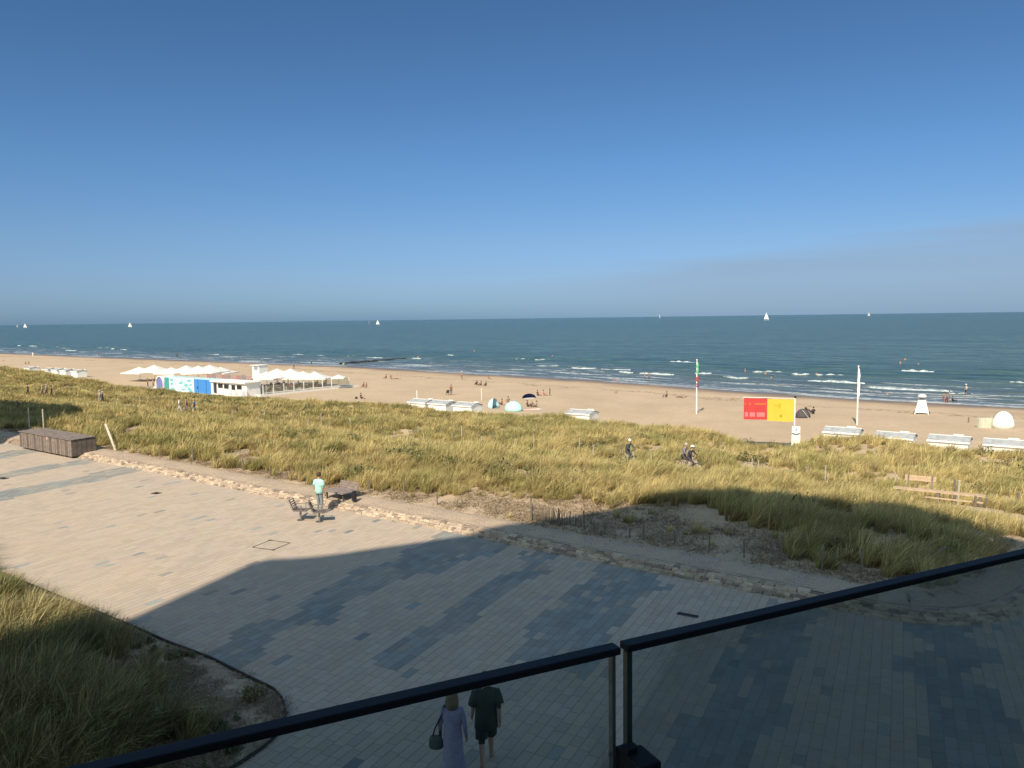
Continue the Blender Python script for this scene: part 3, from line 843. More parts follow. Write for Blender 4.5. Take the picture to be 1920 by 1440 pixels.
scatter('dry_grass_litter', np.stack([x, y, zt(x, y) - .005], 1), np.stack([np.zeros(n), np.zeros(n), rng.uniform(0, 6.28, n)], 1), np.stack([sc] * 3, 1), [litter(k) for k in range(5)], rng.integers(0, 5, n))

SHRUB = mat_grass('dune_shrub_leaves', (0.17, 0.17, 0.07), (0.10, 0.125, 0.045), (0.20, 0.14, 0.08), 0.3)
def shrub(seed):
    r_ = random.Random(seed); V = []; Fc = []; bl = []; hh_ = []
    for b in range(150):
        a = r_.uniform(0, 6.28); rr = .42 * math.sqrt(r_.random()); z = r_.uniform(.02, .42) * (1 - (rr / .5) ** 2) + .02; L = r_.uniform(.03, .075)
        c_ = Vector((rr * math.cos(a), rr * math.sin(a), z)); u_ = Vector((r_.uniform(-1, 1), r_.uniform(-1, 1), r_.uniform(-.2, 1))).normalized() * L
        v_ = u_.cross(Vector((r_.uniform(-1, 1), r_.uniform(-1, 1), 1))).normalized() * L * .45
        n0 = len(V); V += [c_ - u_, c_ + v_, c_ + u_, c_ - v_]; Fc.append((n0, n0 + 1, n0 + 2, n0 + 3)); cb = r_.random(); bl += [cb] * 4; hh_ += [.6] * 4
    me = mesh('shrub', V, Fc, SHRUB); me.attributes.new('bl', 'FLOAT', 'POINT').data.foreach_set('value', bl); me.attributes.new('hh', 'FLOAT', 'POINT').data.foreach_set('value', hh_)
    return me
u = rng.uniform(-160, 8, 9000); s_ = rng.uniform(24, 65, 9000); x, y = from_us(u, s_); q = wall_q(x, y)
m = (q > 2.2) & view_ok(x, y) & (y > 5) & (np.abs(s_ - PATH_S) > 1.6) & (fbm(u / 4.0, s_ / 2.5, 131) > 0.56) & (rng.random(9000) < .45) & ~((u > -7.6) & (u < -2.0) & (s_ > 36.6) & (s_ < 41.6))
x, y = x[m], y[m]; n = len(x); sc = rng.uniform(.6, 1.7, n)
scatter('dune_shrubs', np.stack([x, y, zt(x, y)], 1), np.stack([np.zeros(n), np.zeros(n), rng.uniform(0, 6.28, n)], 1), np.stack([sc, sc, sc * rng.uniform(.8, 1.3, n)], 1), [shrub(k) for k in range(5)], rng.integers(0, 5, n))

# ------------------------------------------------------------------ planted bed at the left
def zbed(x, y):
    x = np.asarray(x, float); y = np.asarray(y, float)
    d = np.full(x.shape, 1e9)
    for a, b in zip(BEDA[1:-2], BEDA[2:-1]):
        v = b - a; t = np.clip(((x - a[0]) * v[0] + (y - a[1]) * v[1]) / (v @ v), 0, 1)
        d = np.minimum(d, np.hypot(x - a[0] - t * v[0], y - a[1] - t * v[1]))
    ins = in_poly(x, y, BED)
    h = 0.03 + 0.42 * np.clip(d / 4.5, 0, 1) ** 1.2 + (fbm(x / 1.1, y / 1.1, 61) - 0.5) * 0.14 * np.clip(d / 0.8, 0, 1)
    return np.where(ins, h, -0.12)
gx, gy = np.meshgrid(np.arange(-40, -4.2, 0.14), np.arange(7.5, 40, 0.14))
zz = zbed(gx, gy)
dd = in_poly(gx, gy, BED)
bed_soil = NT('bed_sand'); _p = bed_soil.pos(); _a = bed_soil.noise(_p, 3.0, 5, 0.65); _b = bed_soil.noise(_p, 25.0, 3, 0.6)
_c = bed_soil.mix(bed_soil.mapr(_a, 0.35, 0.65), (0.30, 0.20, 0.13), (0.52, 0.40, 0.27))
_c = bed_soil.mix(bed_soil.mapr(_b, 0.5, 0.75, 0, 0.6), _c, (0.16, 0.11, 0.07))
BEDM = bed_soil.done(bed_soil.prin(_c, 0.95, 0, bed_soil.bump(_b, 0.6, 0.03)))
tag(link('planting_bed_soil', grid_mesh('planting_bed_soil', gx, gy, zz, BEDM)), kind='structure')
# steel edging
fe, LE = along(BEDA[1:-1])
em = MB(); V = []; ts = np.arange(0, LE - 0.05, 0.25)
for t in ts:
    p, d = fe(t); nrm = np.array([d[1], -d[0]])
    for off, z in ((-0.012, -0.05), (-0.012, 0.075), (0.012, 0.075), (0.012, -0.05)): q_ = p + nrm * off; V.append((q_[0], q_[1], z))
Fc = []
for i in range(len(ts) - 1):
    for j in range(4): Fc.append((i * 4 + j, (i + 1) * 4 + j, (i + 1) * 4 + (j + 1) % 4, i * 4 + (j + 1) % 4))
em.add(V, Fc)
tag(em.build('bed_edging', plain('edging_steel', (0.07, 0.06, 0.055), 0.7, 0.3)), 'thin dark steel edging curving round the planted sand bed at lower left', 'edging')
N = 26000
x = rng.uniform(-24, -4.5, N); y = rng.uniform(8, 33, N)
ok = in_poly(x, y, BED) & (np.abs(x / y) < 0.86)
x, y = x[ok], y[ok]
def bed_d(x, y):
    d = np.full(x.shape, 1e9)
    for a, b in zip(BEDA[1:-2], BEDA[2:-1]):
        v = b - a; t = np.clip(((x - a[0]) * v[0] + (y - a[1]) * v[1]) / (v @ v), 0, 1)
        d = np.minimum(d, np.hypot(x - a[0] - t * v[0], y - a[1] - t * v[1]))
    return d
d = bed_d(x, y); cl = fbm(x / 1.3, y / 1.3, 71)
p = np.clip((cl - 0.33) * 4, 0, 1) * np.clip((d - 0.35 - np.clip((x + 8.2) * 0.26, 0, 0.95)) * 1.4, 0, 1) * np.clip((y - 11.3 + (cl - .5) * 3) * 0.7, 0.1, 1)
m = rng.random(len(x)) < p * 0.55
x, y, d = x[m], y[m], d[m]; n = len(x)
sc = rng.uniform(0.8, 1.25, n) * (0.62 + 0.5 * np.clip(d / 2.5, 0, 1))
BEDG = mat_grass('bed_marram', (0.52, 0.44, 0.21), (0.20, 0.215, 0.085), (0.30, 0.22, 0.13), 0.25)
bed_t = [tuft(80 + k, 58, 0.95, 0.13, 0.0165, WIND, BEDG) for k in range(6)]
scatter('bed_grass', np.stack([x, y, zbed(x, y) - 0.02], 1), np.stack([rng.normal(0, .08, n), rng.normal(0, .08, n), rng.uniform(-.5, .5, n)], 1), np.stack([sc] * 3, 1), bed_t, rng.integers(0, 6, n))
x = rng.uniform(-13, -4.7, 9000); y = rng.uniform(10.5, 22, 9000)
m = in_poly(x, y, BED) & (bed_d(x, y) > 0.1) & (fbm(x / .7, y / .7, 17) > 0.38); x, y = x[m], y[m]; n = len(x); sc = rng.uniform(.4, 1.0, n)
scatter('bed_litter', np.stack([x, y, zbed(x, y)], 1), np.stack([np.zeros(n), np.zeros(n), rng.uniform(0, 6.28, n)], 1), np.stack([sc] * 3, 1), [litter(30 + k) for k in range(5)], rng.integers(0, 5, n))
# low leafy plants in the bare corner
def herb(seed):
    r_ = random.Random(seed); V = []; Fc = []; bl = []; hh_ = []
    for b in range(46):
        a = r_.uniform(0, 6.28); rr = r_.uniform(0, .16); z = r_.uniform(.01, .17); L = r_.uniform(.03, .07)
        c_ = Vector((rr * math.cos(a), rr * math.sin(a), z)); u_ = Vector((r_.uniform(-1, 1), r_.uniform(-1, 1), r_.uniform(-.3, .8))).normalized() * L
        v_ = u_.cross(Vector((r_.uniform(-1, 1), r_.uniform(-1, 1), 1))).normalized() * L * .4
        n0 = len(V); V += [c_ - u_, c_ + v_, c_ + u_, c_ - v_]; Fc.append((n0, n0 + 1, n0 + 2, n0 + 3)); cb = r_.random(); bl += [cb] * 4; hh_ += [.6] * 4
    me = mesh('herb', V, Fc, mat_herb); me.attributes.new('bl', 'FLOAT', 'POINT').data.foreach_set('value', bl); me.attributes.new('hh', 'FLOAT', 'POINT').data.foreach_set('value', hh_)
    return me
mat_herb = mat_grass('low_herbs', (0.22, 0.20, 0.08), (0.10, 0.13, 0.045), (0.22, 0.12, 0.08), 0.2)
x = rng.uniform(-11, -4.7, 5200); y = rng.uniform(10.5, 19, 5200)
d = bed_d(x, y); m = in_poly(x, y, BED) & (d > 0.2) & (d < 3.4) & (fbm(x / .8, y / .8, 91) > 0.66)
x, y = x[m], y[m]; n = len(x); sc = rng.uniform(.35, .8, n)
scatter('bed_herbs', np.stack([x, y, zbed(x, y)], 1), np.stack([rng.normal(0, .1, n), rng.normal(0, .1, n), rng.uniform(0, 6.28, n)], 1), np.stack([sc] * 3, 1), [herb(k) for k in range(4)], rng.integers(0, 4, n))
# ------------------------------------------------------------------ balcony and buildings
GLASS = NT('glass_pane')
_t = GLASS.n('ShaderNodeBsdfTransparent'); _t.inputs[0].default_value = (0.825, 0.865, 0.86, 1)
_g = GLASS.n('ShaderNodeBsdfGlossy'); _g.inputs['Roughness'].default_value = 0.02
_f = GLASS.n('ShaderNodeFresnel'); _f.inputs[0].default_value = 1.45
_m = GLASS.n('ShaderNodeMixShader'); GLASS.l(GLASS.math('MULTIPLY', _f.outputs[0], 0.5), _m.inputs[0]); GLASS.l(_t.outputs[0], _m.inputs[1]); GLASS.l(_g.outputs[0], _m.inputs[2])
GLASSM = GLASS.done(_m.outputs[0])
RAILM = NT('anthracite_rail'); _n = RAILM.noise(RAILM.obj(), 60, 2)
RAILMM = RAILM.done(RAILM.prin(RAILM.mix(_n, (0.018, 0.022, 0.03), (0.03, 0.033, 0.04)), 0.6, 0.0, None, 0.2))
EDGE = plain('glass_edge', (0.05, 0.10, 0.085), 0.25, 0, 0.1)
EDGE2 = plain('glass_edge_pale', (0.16, 0.19, 0.19), 0.3, 0, 0.1)
RDIR = Vector((0.9022, 0.4313, 0)); RNRM = Vector((-0.4313, 0.9022, 0)); RAZ = math.atan2(RDIR.y, RDIR.x)
def rail_pt(t, z, off=0.0): return Vector((0.21, 1.49, 0)) + RDIR * t + RNRM * off + Vector((0, 0, z))
FLOOR_Z = 6.30
def panel(t0, t1, lab):
    c_ = rail_pt((t0 + t1) / 2, FLOOR_Z); L = t1 - t0
    e = empty('glass_balustrade_panel', tuple(c_), RAZ, lab, 'balustrade', 'glass balcony balustrade panels')
    m_ = MB(); m_.box((0, 0, 1.040), (L, 0.031, 0.015)); r_ = m_.build('handrail', RAILMM, e)
    bv = r_.modifiers.new('bevel', 'BEVEL'); bv.width = 0.0025; bv.segments = 2
    m_ = MB(); m_.box((0, 0, 0.52), (L - 0.034, 0.014, 1.02)); m_.build('glass_pane', GLASSM, e)
    m_ = MB(); m_.box((-L / 2 + 0.0095, 0, 0.52), (0.012, 0.015, 1.02)); m_.build('glass_edge', EDGE, e)
    m_ = MB(); m_.box((L / 2 - 0.0115, 0, 0.52), (0.007, 0.015, 1.02)); m_.build('glass_edge', EDGE2, e)
panel(-3.30, -0.008, 'long glass balustrade panel under the left length of dark handrail')
panel(0.008, 3.9, 'glass balustrade panel under the right length of dark handrail rising out of frame')
pp = rail_pt(0.01, FLOOR_Z, -0.055)
e = empty('balustrade_post', tuple(pp), RAZ, 'stubby dark clamp post between the two glass panels at the bottom of the picture', 'post')
m_ = MB(); m_.box((0, 0, 0.42), (0.052, 0.07, 0.84)); b_ = m_.build('post', RAILMM, e); bv = b_.modifiers.new('bevel', 'BEVEL'); bv.width = 0.004; bv.segments = 2
m_ = MB(); m_.box((0, 0.045, 0.81), (0.040, 0.024, 0.05)); m_.build('clamp', RAILMM, e)
m_ = MB(); m_.box((-0.012, 0.02, 0.846), (0.022, 0.022, 0.012)); m_.build('cap_screw', RAILMM, e)

def rbox(m_, t0, t1, o0, o1, z0, z1, m=0):
    c_ = rail_pt((t0 + t1) / 2, (z0 + z1) / 2, (o0 + o1) / 2)
    return m_.box(tuple(c_), (t1 - t0, o1 - o0, z1 - z0), RAZ, m)
PLAS = plain('render_cream', (0.62, 0.58, 0.50), 0.9, 0, 0.06, 0.5)
DECKT = plain('balcony_tile', (0.30, 0.29, 0.27), 0.8, 0, 0.1, 3.0)
SLAB = plain('concrete', (0.42, 0.41, 0.39), 0.9, 0, 0.1, 1.0)
WGL = plain('window_glass', (0.05, 0.06, 0.07), 0.08, 0, 0.05)
hotel = empty('apartment_building', (0, -8, 0), 0, 'tall cream apartment building behind the balcony, casting the large shadow', 'building')
def hb(m_, name, mat):
    o = m_.build(name, mat, hotel); o.location = (0, 8, 0); return o
m_ = MB(); rbox(m_, -8.0, 9.0, -1.75, 0.10, FLOOR_Z - 0.22, FLOOR_Z); hb(m_, 'balcony_slab', DECKT)
m_ = MB(); rbox(m_, -13, 14, -8.5, -1.76, 0.0, 12.4); hb(m_, 'wall', PLAS)
for fl in range(4):
    for k in range(8):
        t0 = -12.4 + k * 3.3
        m_ = MB(); rbox(m_, t0, t0 + 2.1, -1.77, -1.73, 0.4 + fl * 3.0, 2.6 + fl * 3.0); w_ = hb(m_, 'window', WGL)
        m_ = MB()
        for (a0, a1, z0, z1) in ((-.06, 0, 0, 2.2), (2.1, 2.16, 0, 2.2), (0, 2.1, -.06, 0), (0, 2.1, 2.2, 2.26), (1.02, 1.08, 0, 2.2)):
            rbox(m_, t0 + a0, t0 + a1, -1.75, -1.70, 0.4 + fl * 3 + z0, 0.4 + fl * 3 + z1)
        f_ = m_.build('window_frame', RAILMM, w_)
# the tower behind, whose roof line shapes the shadow on the promenade and dunes
HB = 33.2
L_ = HB / math.tan(R(SUN_EL)); OX, OY = L_ * math.sin(R(SUN_AZ)), L_ * math.cos(R(SUN_AZ))
SHP = [(-9.0, 8.0), (-9.9, 19.2), (-8.85, 24.7), (-8.35, 25.4), (-7.35, 25.5), (-6.4, 25.75), (-1.9, 27.9), (0.9, 29.0), (7.9, 32.6), (11.5, 31.6), (15.6, 29.4), (17.4, 26.4), (17.2, 22.5), (16.6, 19.0), (15.0, 5.0)]
FP = [(x - OX, y - OY) for x, y in SHP]
FP = FP + [(FP[-1][0], FP[-1][1] - 1), (FP[0][0], FP[0][1] - 1)][:0]
n = len(FP)
m_ = MB(); m_.add([(x, y, 0) for x, y in FP] + [(x, y, HB) for x, y in FP],
                  [tuple(range(n)), tuple(range(2 * n - 1, n - 1, -1))] + [(i, n + i, n + (i + 1) % n, (i + 1) % n) for i in range(n)])
hb(m_, 'tower', PLAS)
for fl in range(4, 10):
    for i in range(1, n - 1):
        a = Vector((*FP[i], 0)); b = Vector((*FP[i + 1], 0)) if i + 1 < n else Vector((*FP[0], 0)); d = b - a
        if d.length < 2.0: continue
        d.normalize(); nn = Vector((-d.y, d.x, 0))
        k = 0.5
        while k + 1.6 < (b - a).length:
            c_ = a + d * (k + 0.7) + nn * 0.01 + Vector((0, 0, fl * 3.1 + 1.8))
            m_ = MB(); m_.box(tuple(c_), (1.4, 0.06, 1.7), math.atan2(d.y, d.x)); hb(m_, 'window', WGL); k += 2.6
# second block to the left, out of the picture; only its shadow reaches the dunes
H2 = 22.0
FP2 = [(-75, 10), (-70, 45), (-59, 50), (-56, 52), (-54, 52.2), (-50.6, 49.4), (-45.6, 44.2), (-43.6, 41.5), (-42.9, 37), (-42.8, 30), (-44, 5)]
n = len(FP2)
m_ = MB(); m_.add([(x, y, 0) for x, y in FP2] + [(x, y, H2) for x, y in FP2],
                  [tuple(range(n)), tuple(range(2 * n - 1, n - 1, -1))] + [(i, n + i, n + (i + 1) % n, (i + 1) % n) for i in range(n)])
b2 = empty('neighbouring_building', (-50, 40, 0), 0, 'cream building on the left whose shadow falls across the far dune grass', 'building')
o = m_.build('wall', PLAS, b2); o.location = (50, -40, 0)

# ------------------------------------------------------------------ people
_tpl = {}
def skin_body(key, J, E, mats_of, sub=1):
    """one continuous skinned surface; J name->(pos, radius), E list of (a, b, region)"""
    if key in _tpl: return _tpl[key]
    names = list(J); ix = {k: i for i, k in enumerate(names)}
    me = bpy.data.meshes.new('body_tmp'); me.from_pydata([J[k][0] for k in names], [(ix[a], ix[b]) for a, b, _ in E], [])
    o = bpy.data.objects.new('body_tmp', me); C.objects.link(o)
    o.modifiers.new('skin', 'SKIN'); ss_ = o.modifiers.new('sub', 'SUBSURF'); ss_.levels = sub; ss_.render_levels = sub
    for i, k in enumerate(names):
        sv = me.skin_vertices[0].data[i]; r_ = J[k][1]; r_ = r_ if isinstance(r_, tuple) else (r_, r_)
        sv.radius = r_; sv.use_root = (k == 'pelvis')
    dg = bpy.context.evaluated_depsgraph_get(); dg.update()
    out = bpy.data.meshes.new_from_object(o.evaluated_get(dg))
    bpy.data.objects.remove(o); bpy.data.meshes.remove(me)
    seg = [(np.array(J[a][0]), np.array(J[b][0]), r_) for a, b, r_ in E]
    reg = []
    for p in out.polygons:
        c_ = np.array(p.center); best = (9, None)
        for a, b, r_ in seg:
            d = b - a; t = min(1, max(0, (c_ - a) @ d / (d @ d + 1e-9))); q = np.linalg.norm(c_ - a - d * t)
            if q < best[0]: best = (q, r_)
        reg.append(best[1])
    out.polygons.foreach_set('use_smooth', [True] * len(out.polygons))
    _tpl[key] = (out, reg); return _tpl[key]
def skeleton(pose, fingers=False):
    J = {}; E = []
    def c(k, p, r_): J[k] = (p, r_)
    if pose in ('stand', 'walk', 'wade'):
        c('pelvis', (0, 0, .94), (.135, .12)); c('spine', (0, 0, 1.12), (.125, .11)); c('chest', (0, 0, 1.30), (.15, .12)); c('collar', (0, 0, 1.43), .085)
        c('neck', (0, .01, 1.49), .052); c('jaw', (0, .03, 1.56), .072); c('head', (0, .025, 1.635), .095); c('crown', (0, .015, 1.70), .062)
        w_ = 1 if pose == 'walk' else 0
        for s, nm in ((1, 'R'), (-1, 'L')):
            f = w_ * s
            c('sh' + nm, (.165 * s, 0, 1.40), .068); c('el' + nm, (.225 * s, -.03 - .07 * f, 1.13), .045); c('wr' + nm, (.235 * s, .05 - .13 * f, .90), .032)
            c('hd' + nm, (.24 * s, .08 - .15 * f, .82), (.036, .022))
            c('hp' + nm, (.085 * s, 0, .88), .098); c('kn' + nm, (.095 * s, .03 + .14 * f, .49), .062)
            c('an' + nm, (.10 * s, -.03 + (.20 * f if f > 0 else .26 * f), .09 + (.04 if f < 0 else 0)), .042); c('to' + nm, (.115 * s, .12 + (.20 * f if f > 0 else .22 * f), .035), (.042, .028))
    elif pose == 'ride':     # on a bicycle, saddle .95, hands on the bars
        c('pelvis', (0, -.12, .98), (.14, .12)); c('spine', (0, -.05, 1.16), (.125, .11)); c('chest', (0, .03, 1.34), (.15, .12)); c('collar', (0, .09, 1.46), .085)
        c('neck', (0, .12, 1.52), .052); c('jaw', (0, .16, 1.58), .072); c('head', (0, .155, 1.66), .095); c('crown', (0, .145, 1.725), .062)
        for s, nm in ((1, 'R'), (-1, 'L')):
            c('sh' + nm, (.17 * s, .06, 1.42), .068); c('el' + nm, (.27 * s, .22, 1.20), .045); c('wr' + nm, (.25 * s, .42, 1.10), .032); c('hd' + nm, (.24 * s, .49, 1.09), (.036, .024))
            kz, ky, az_, ay = ((.72, .30, .36, .16) if s > 0 else (.56, .24, .14, .06))
            c('hp' + nm, (.09 * s, -.08, .94), .10); c('kn' + nm, (.11 * s, ky, kz), .064); c('an' + nm, (.11 * s, ay - .06, az_), .042); c('to' + nm, (.115 * s, ay + .10, az_ - .05), (.042, .028))
    elif pose == 'sit':      # on the sand, knees up
        c('pelvis', (0, 0, .13), (.15, .13)); c('spine', (0, -.05, .30), (.13, .11)); c('chest', (0, -.06, .50), (.15, .12)); c('collar', (0, -.04, .63), .085)
        c('neck', (0, -.02, .69), .052); c('jaw', (0, .01, .76), .072); c('head', (0, .0, .835), .095); c('crown', (0, -.01, .90), .062)
        for s, nm in ((1, 'R'), (-1, 'L')):
            c('sh' + nm, (.165 * s, -.05, .60), .065); c('el' + nm, (.24 * s, .06, .40), .045); c('wr' + nm, (.16 * s, .30, .40), .032); c('hd' + nm, (.12 * s, .38, .40), (.034, .022))
            c('hp' + nm, (.09 * s, .04, .13), .10); c('kn' + nm, (.12 * s, .40, .42), .066); c('an' + nm, (.12 * s, .60, .08), .044); c('to' + nm, (.13 * s, .76, .035), (.042, .028))
    elif pose == 'chair':    # on a chair, seat .45
        c('pelvis', (0, 0, .53), (.15, .13)); c('spine', (0, -.03, .70), (.13, .11)); c('chest', (0, -.04, .90), (.15, .12)); c('collar', (0, -.02, 1.03), .085)
        c('neck', (0, 0, 1.09), .052); c('jaw', (0, .03, 1.16), .072); c('head', (0, .02, 1.235), .095); c('crown', (0, .01, 1.30), .062)
        for s, nm in ((1, 'R'), (-1, 'L')):
            c('sh' + nm, (.165 * s, -.03, 1.0), .065); c('el' + nm, (.24 * s, .06, .78), .045); c('wr' + nm, (.16 * s, .30, .76), .032); c('hd' + nm, (.12 * s, .38, .76), (.034, .022))
            c('hp' + nm, (.09 * s, .04, .53), .10); c('kn' + nm, (.12 * s, .44, .52), .066); c('an' + nm, (.12 * s, .46, .09), .044); c('to' + nm, (.13 * s, .62, .035), (.042, .028))
    else:                    # lying on the back
        c('pelvis', (0, 0, .13), (.15, .11)); c('spine', (0, -.18, .12), (.13, .10)); c('chest', (0, -.36, .14), (.15, .11)); c('collar', (0, -.49, .13), .08)
        c('neck', (0, -.55, .14), .052); c('jaw', (0, -.62, .17), .072); c('head', (0, -.69, .15), .095); c('crown', (0, -.76, .14), .062)
        for s, nm in ((1, 'R'), (-1, 'L')):
            c('sh' + nm, (.165 * s, -.46, .12), .065); c('el' + nm, (.27 * s, -.2, .07), .045); c('wr' + nm, (.28 * s, .04, .06), .032); c('hd' + nm, (.28 * s, .12, .05), (.034, .022))
            c('hp' + nm, (.09 * s, .05, .12), .10); c('kn' + nm, (.12 * s, .45, .16), .062); c('an' + nm, (.13 * s, .85, .08), .042); c('to' + nm, (.15 * s, .92, .18), (.038, .028))
    E += [('pelvis', 'spine', 'top'), ('spine', 'chest', 'top'), ('chest', 'collar', 'top'), ('collar', 'neck', 'skin'), ('neck', 'jaw', 'skin'), ('jaw', 'head', 'skin'), ('head', 'crown', 'skin')]
    for nm in 'RL':
        E += [('chest', 'sh' + nm, 'top'), ('sh' + nm, 'el' + nm, 'sleeve'), ('el' + nm, 'wr' + nm, 'fore'), ('wr' + nm, 'hd' + nm, 'skin'),
              ('pelvis', 'hp' + nm, 'bottom'), ('hp' + nm, 'kn' + nm, 'thigh'), ('kn' + nm, 'an' + nm, 'calf'), ('an' + nm, 'to' + nm, 'shoe')]
    if fingers:
        for s, nm in ((1, 'R'), (-1, 'L')):
            h = Vector(J['hd' + nm][0]); wv = Vector(J['wr' + nm][0]); d = (h - wv).normalized(); fwd = Vector((0, 1, 0)); fwd = (fwd - d * fwd.dot(d)).normalized()
            J['hd' + nm] = (tuple(h), (.034, .018))
            for k, (o_, L) in enumerate(((-.028, .062), (-.010, .075), (.010, .080), (.028, .072))):
                a_ = h + fwd * o_ + d * .012; b_ = a_ + d * L * .55 + Vector((-s * .006, 0, 0)); c_ = b_ + d * L * .45 + Vector((-s * .022, 0, 0))
                J['f%d%s' % (k, nm)] = (tuple(a_), .0105); J['g%d%s' % (k, nm)] = (tuple(b_), .0095); J['k%d%s' % (k, nm)] = (tuple(c_), .008)
                E += [('hd' + nm, 'f%d%s' % (k, nm), 'skin'), ('f%d%s' % (k, nm), 'g%d%s' % (k, nm), 'skin'), ('g%d%s' % (k, nm), 'k%d%s' % (k, nm), 'skin')]
            a_ = wv.lerp(h, .55) + fwd * .036; b_ = a_ + d * .045 + fwd * .014
            J['t0' + nm] = (tuple(a_), .013); J['t1' + nm] = (tuple(b_), .010)
            E += [('wr' + nm, 't0' + nm, 'skin'), ('t0' + nm, 't1' + nm, 'skin')]
    return J, E
HEADS = {'ride': (0, .15, 1.675), 'stand': (0, .02, 1.65), 'walk': (0, .02, 1.65), 'wade': (0, .02, 1.65), 'sit': (0, 0, .85), 'chair': (0, .02, 1.25), 'lie': (0, -.70, .15)}
def ball(m_, c_, r_, n=10, k=7, lo=-1.0, m=0, cut=None):
    V = []; Fc = []
    for i in range(k + 1):
        ph = lo * math.pi / 2 + (1 - lo) * math.pi / 2 * i / k
        for j in range(n):
            th = 2 * math.pi * j / n
            V.append((c_[0] + r_[0] * math.cos(ph) * math.cos(th), c_[1] + r_[1] * math.cos(ph) * math.sin(th), c_[2] + r_[2] * math.sin(ph)))
    for i in range(k):
        for j in range(n): Fc.append((i * n + j, i * n + (j + 1) % n, (i + 1) * n + (j + 1) % n, (i + 1) * n + j))
    Fc.append(tuple(range(n))[::-1])
    m_.add(V, Fc, m)
HAIRC = {'brown': (0.07, 0.04, 0.025), 'black': (0.02, 0.018, 0.016), 'blond': (0.42, 0.31, 0.17), 'grey': (0.40, 0.38, 0.36), 'white': (0.78, 0.76, 0.72), 'red': (0.5, 0.05, 0.04)}
def person(loc, rz, pose, top, bottom, label, hair='brown', sleeves='short', legs='long', scale=1.0, hat=None, skin=None, group=None, near=False, shoe=(0.05, 0.045, 0.04)):
    body, reg = skin_body((pose, near), *skeleton(pose, near), None, 2 if near else 1)
    me = body.copy(); me.materials.clear()
    mt = cloth(top) if top else SKIN; mb_ = cloth(bottom) if bottom else SKIN
    for m_ in (skin or SKIN, mt, mb_, cloth(shoe)): me.materials.append(m_)
    def idx(r_):
        if r_ == 'skin': return 0
        if r_ == 'top': return 1
        if r_ == 'sleeve': return 1 if sleeves != 'none' else 0
        if r_ == 'fore': return 1 if sleeves == 'long' else 0
        if r_ in ('bottom', 'thigh'): return 2
        if r_ == 'calf': return 2 if legs == 'long' else 0
        return 3 if pose != 'wade' else 0
    me.polygons.foreach_set('material_index', [idx(r_) for r_ in reg])
    e = empty('person', loc, rz, label, 'person', group); e.scale = (scale,) * 3
    b = link('body', me, e)
    hx, hy, hz = HEADS[pose]
    m_ = MB()
    if hat:
        ball(m_, (hx, hy - .005, hz + .02), (.102, .112, .105), 12, 5, 0.0); m_.loft([(hx, hy + .01, hz + .03, .15, .16), (hx, hy + .01, hz + .036, .15, .16)], 12)
        m_.build('hat', cloth(hat), e, smooth=False)
        if hair:
            m_ = MB(); ball(m_, (hx, hy - .03, hz), (.088, .085, .10), 12, 6, -0.7); m_.build('hair', cloth(HAIRC[hair]), e, smooth=True)
    elif hair:
        if pose == 'lie': ball(m_, (hx, hy - .02, hz), (.10, .11, .085), 12, 6, -0.9)
        else: ball(m_, (hx, hy - .022, hz + .012), (.099, .108, .108), 14, 8, -0.45)
        m_.build('hair', cloth(HAIRC[hair]), e, smooth=True)
    return e
def face(p_, q_):
    """heading that looks from p_ to q_"""
    return math.atan2(-(q_[0] - p_[0]), q_[1] - p_[1])

# the couple walking past below the balcony
NSKIN = plain('pale_skin', (0.46, 0.30, 0.22), 0.55, 0, 0.06)
mx, my, _ = on_plane(913, 1436)
man = person((mx, my, 0), R(8), 'walk', (0.035, 0.05, 0.04), (0.03, 0.04, 0.035), 'person in loose dark green T-shirt and dark shorts, walking beside the woman in lavender', 'brown', 'short', 'short', 0.995, None, NSKIN, None, True, (0.12, 0.10, 0.07))
m_ = MB()
m_.loft([(0, 0, .74, .215, .165), (0, 0, .92, .205, .155), (0, 0, 1.12, .19, .14), (0, 0, 1.28, .205, .145), (0, 0, 1.38, .215, .125), (0, .0, 1.435, .16, .095), (0, .005, 1.475, .075, .07)], 20)
for s in (-1, 1): m_.tube([(.17 * s, 0, 1.40), (.215 * s, -.01, 1.28), (.235 * s, -.02 - .03 * s, 1.17)], [.085, .085, .088], 12)
m_.build('shirt', cloth((0.035, 0.05, 0.04)), man, smooth=True)
m_ = MB(); m_.loft([(0, 0, .80, .165, .125), (0, 0, .93, .17, .13)], 18)
for s in (-1, 1): m_.tube([(.085 * s, 0, .86), (.09 * s, .015 + .04 * s, .70), (.095 * s, .02 + .09 * s, .56)], [.115, .112, .11], 12)
m_.build('shorts', cloth((0.03, 0.04, 0.035)), man, smooth=True)
wx_, wy_, _ = on_plane(851, 1470)
wom = person((wx_, wy_, 0), R(-4), 'stand', (0.26, 0.26, 0.40), (0.26, 0.26, 0.40), 'person with blonde hair in a long lavender dress, a dark bag on one arm', None, 'long', 'long', 0.955, None, NSKIN, None, True)
m_ = MB()
m_.loft([(0, 0, .08, .25, .22), (0.01, 0, .3, .215, .19), (0, 0, .6, .19, .165), (0, 0, .88, .175, .15), (0, 0, 1.08, .155, .13), (0, 0, 1.27, .185, .14), (0, 0, 1.38, .195, .115), (0, .005, 1.44, .12, .085), (0, .01, 1.475, .065, .06)], 22)
V = m_.v
for i, v in enumerate(V):
    a = math.atan2(v[1], v[0]); k = 1 + 0.06 * math.sin(a * 7 + 1) * max(0, (0.9 - v[2])) * 1.2
    V[i] = (v[0] * k, v[1] * k, v[2])
m_.build('dress', cloth((0.27, 0.27, 0.42)), wom, smooth=True)
m_ = MB(); ball(m_, (0, -.012, 1.66), (.108, .115, .115), 16, 9, -0.5)
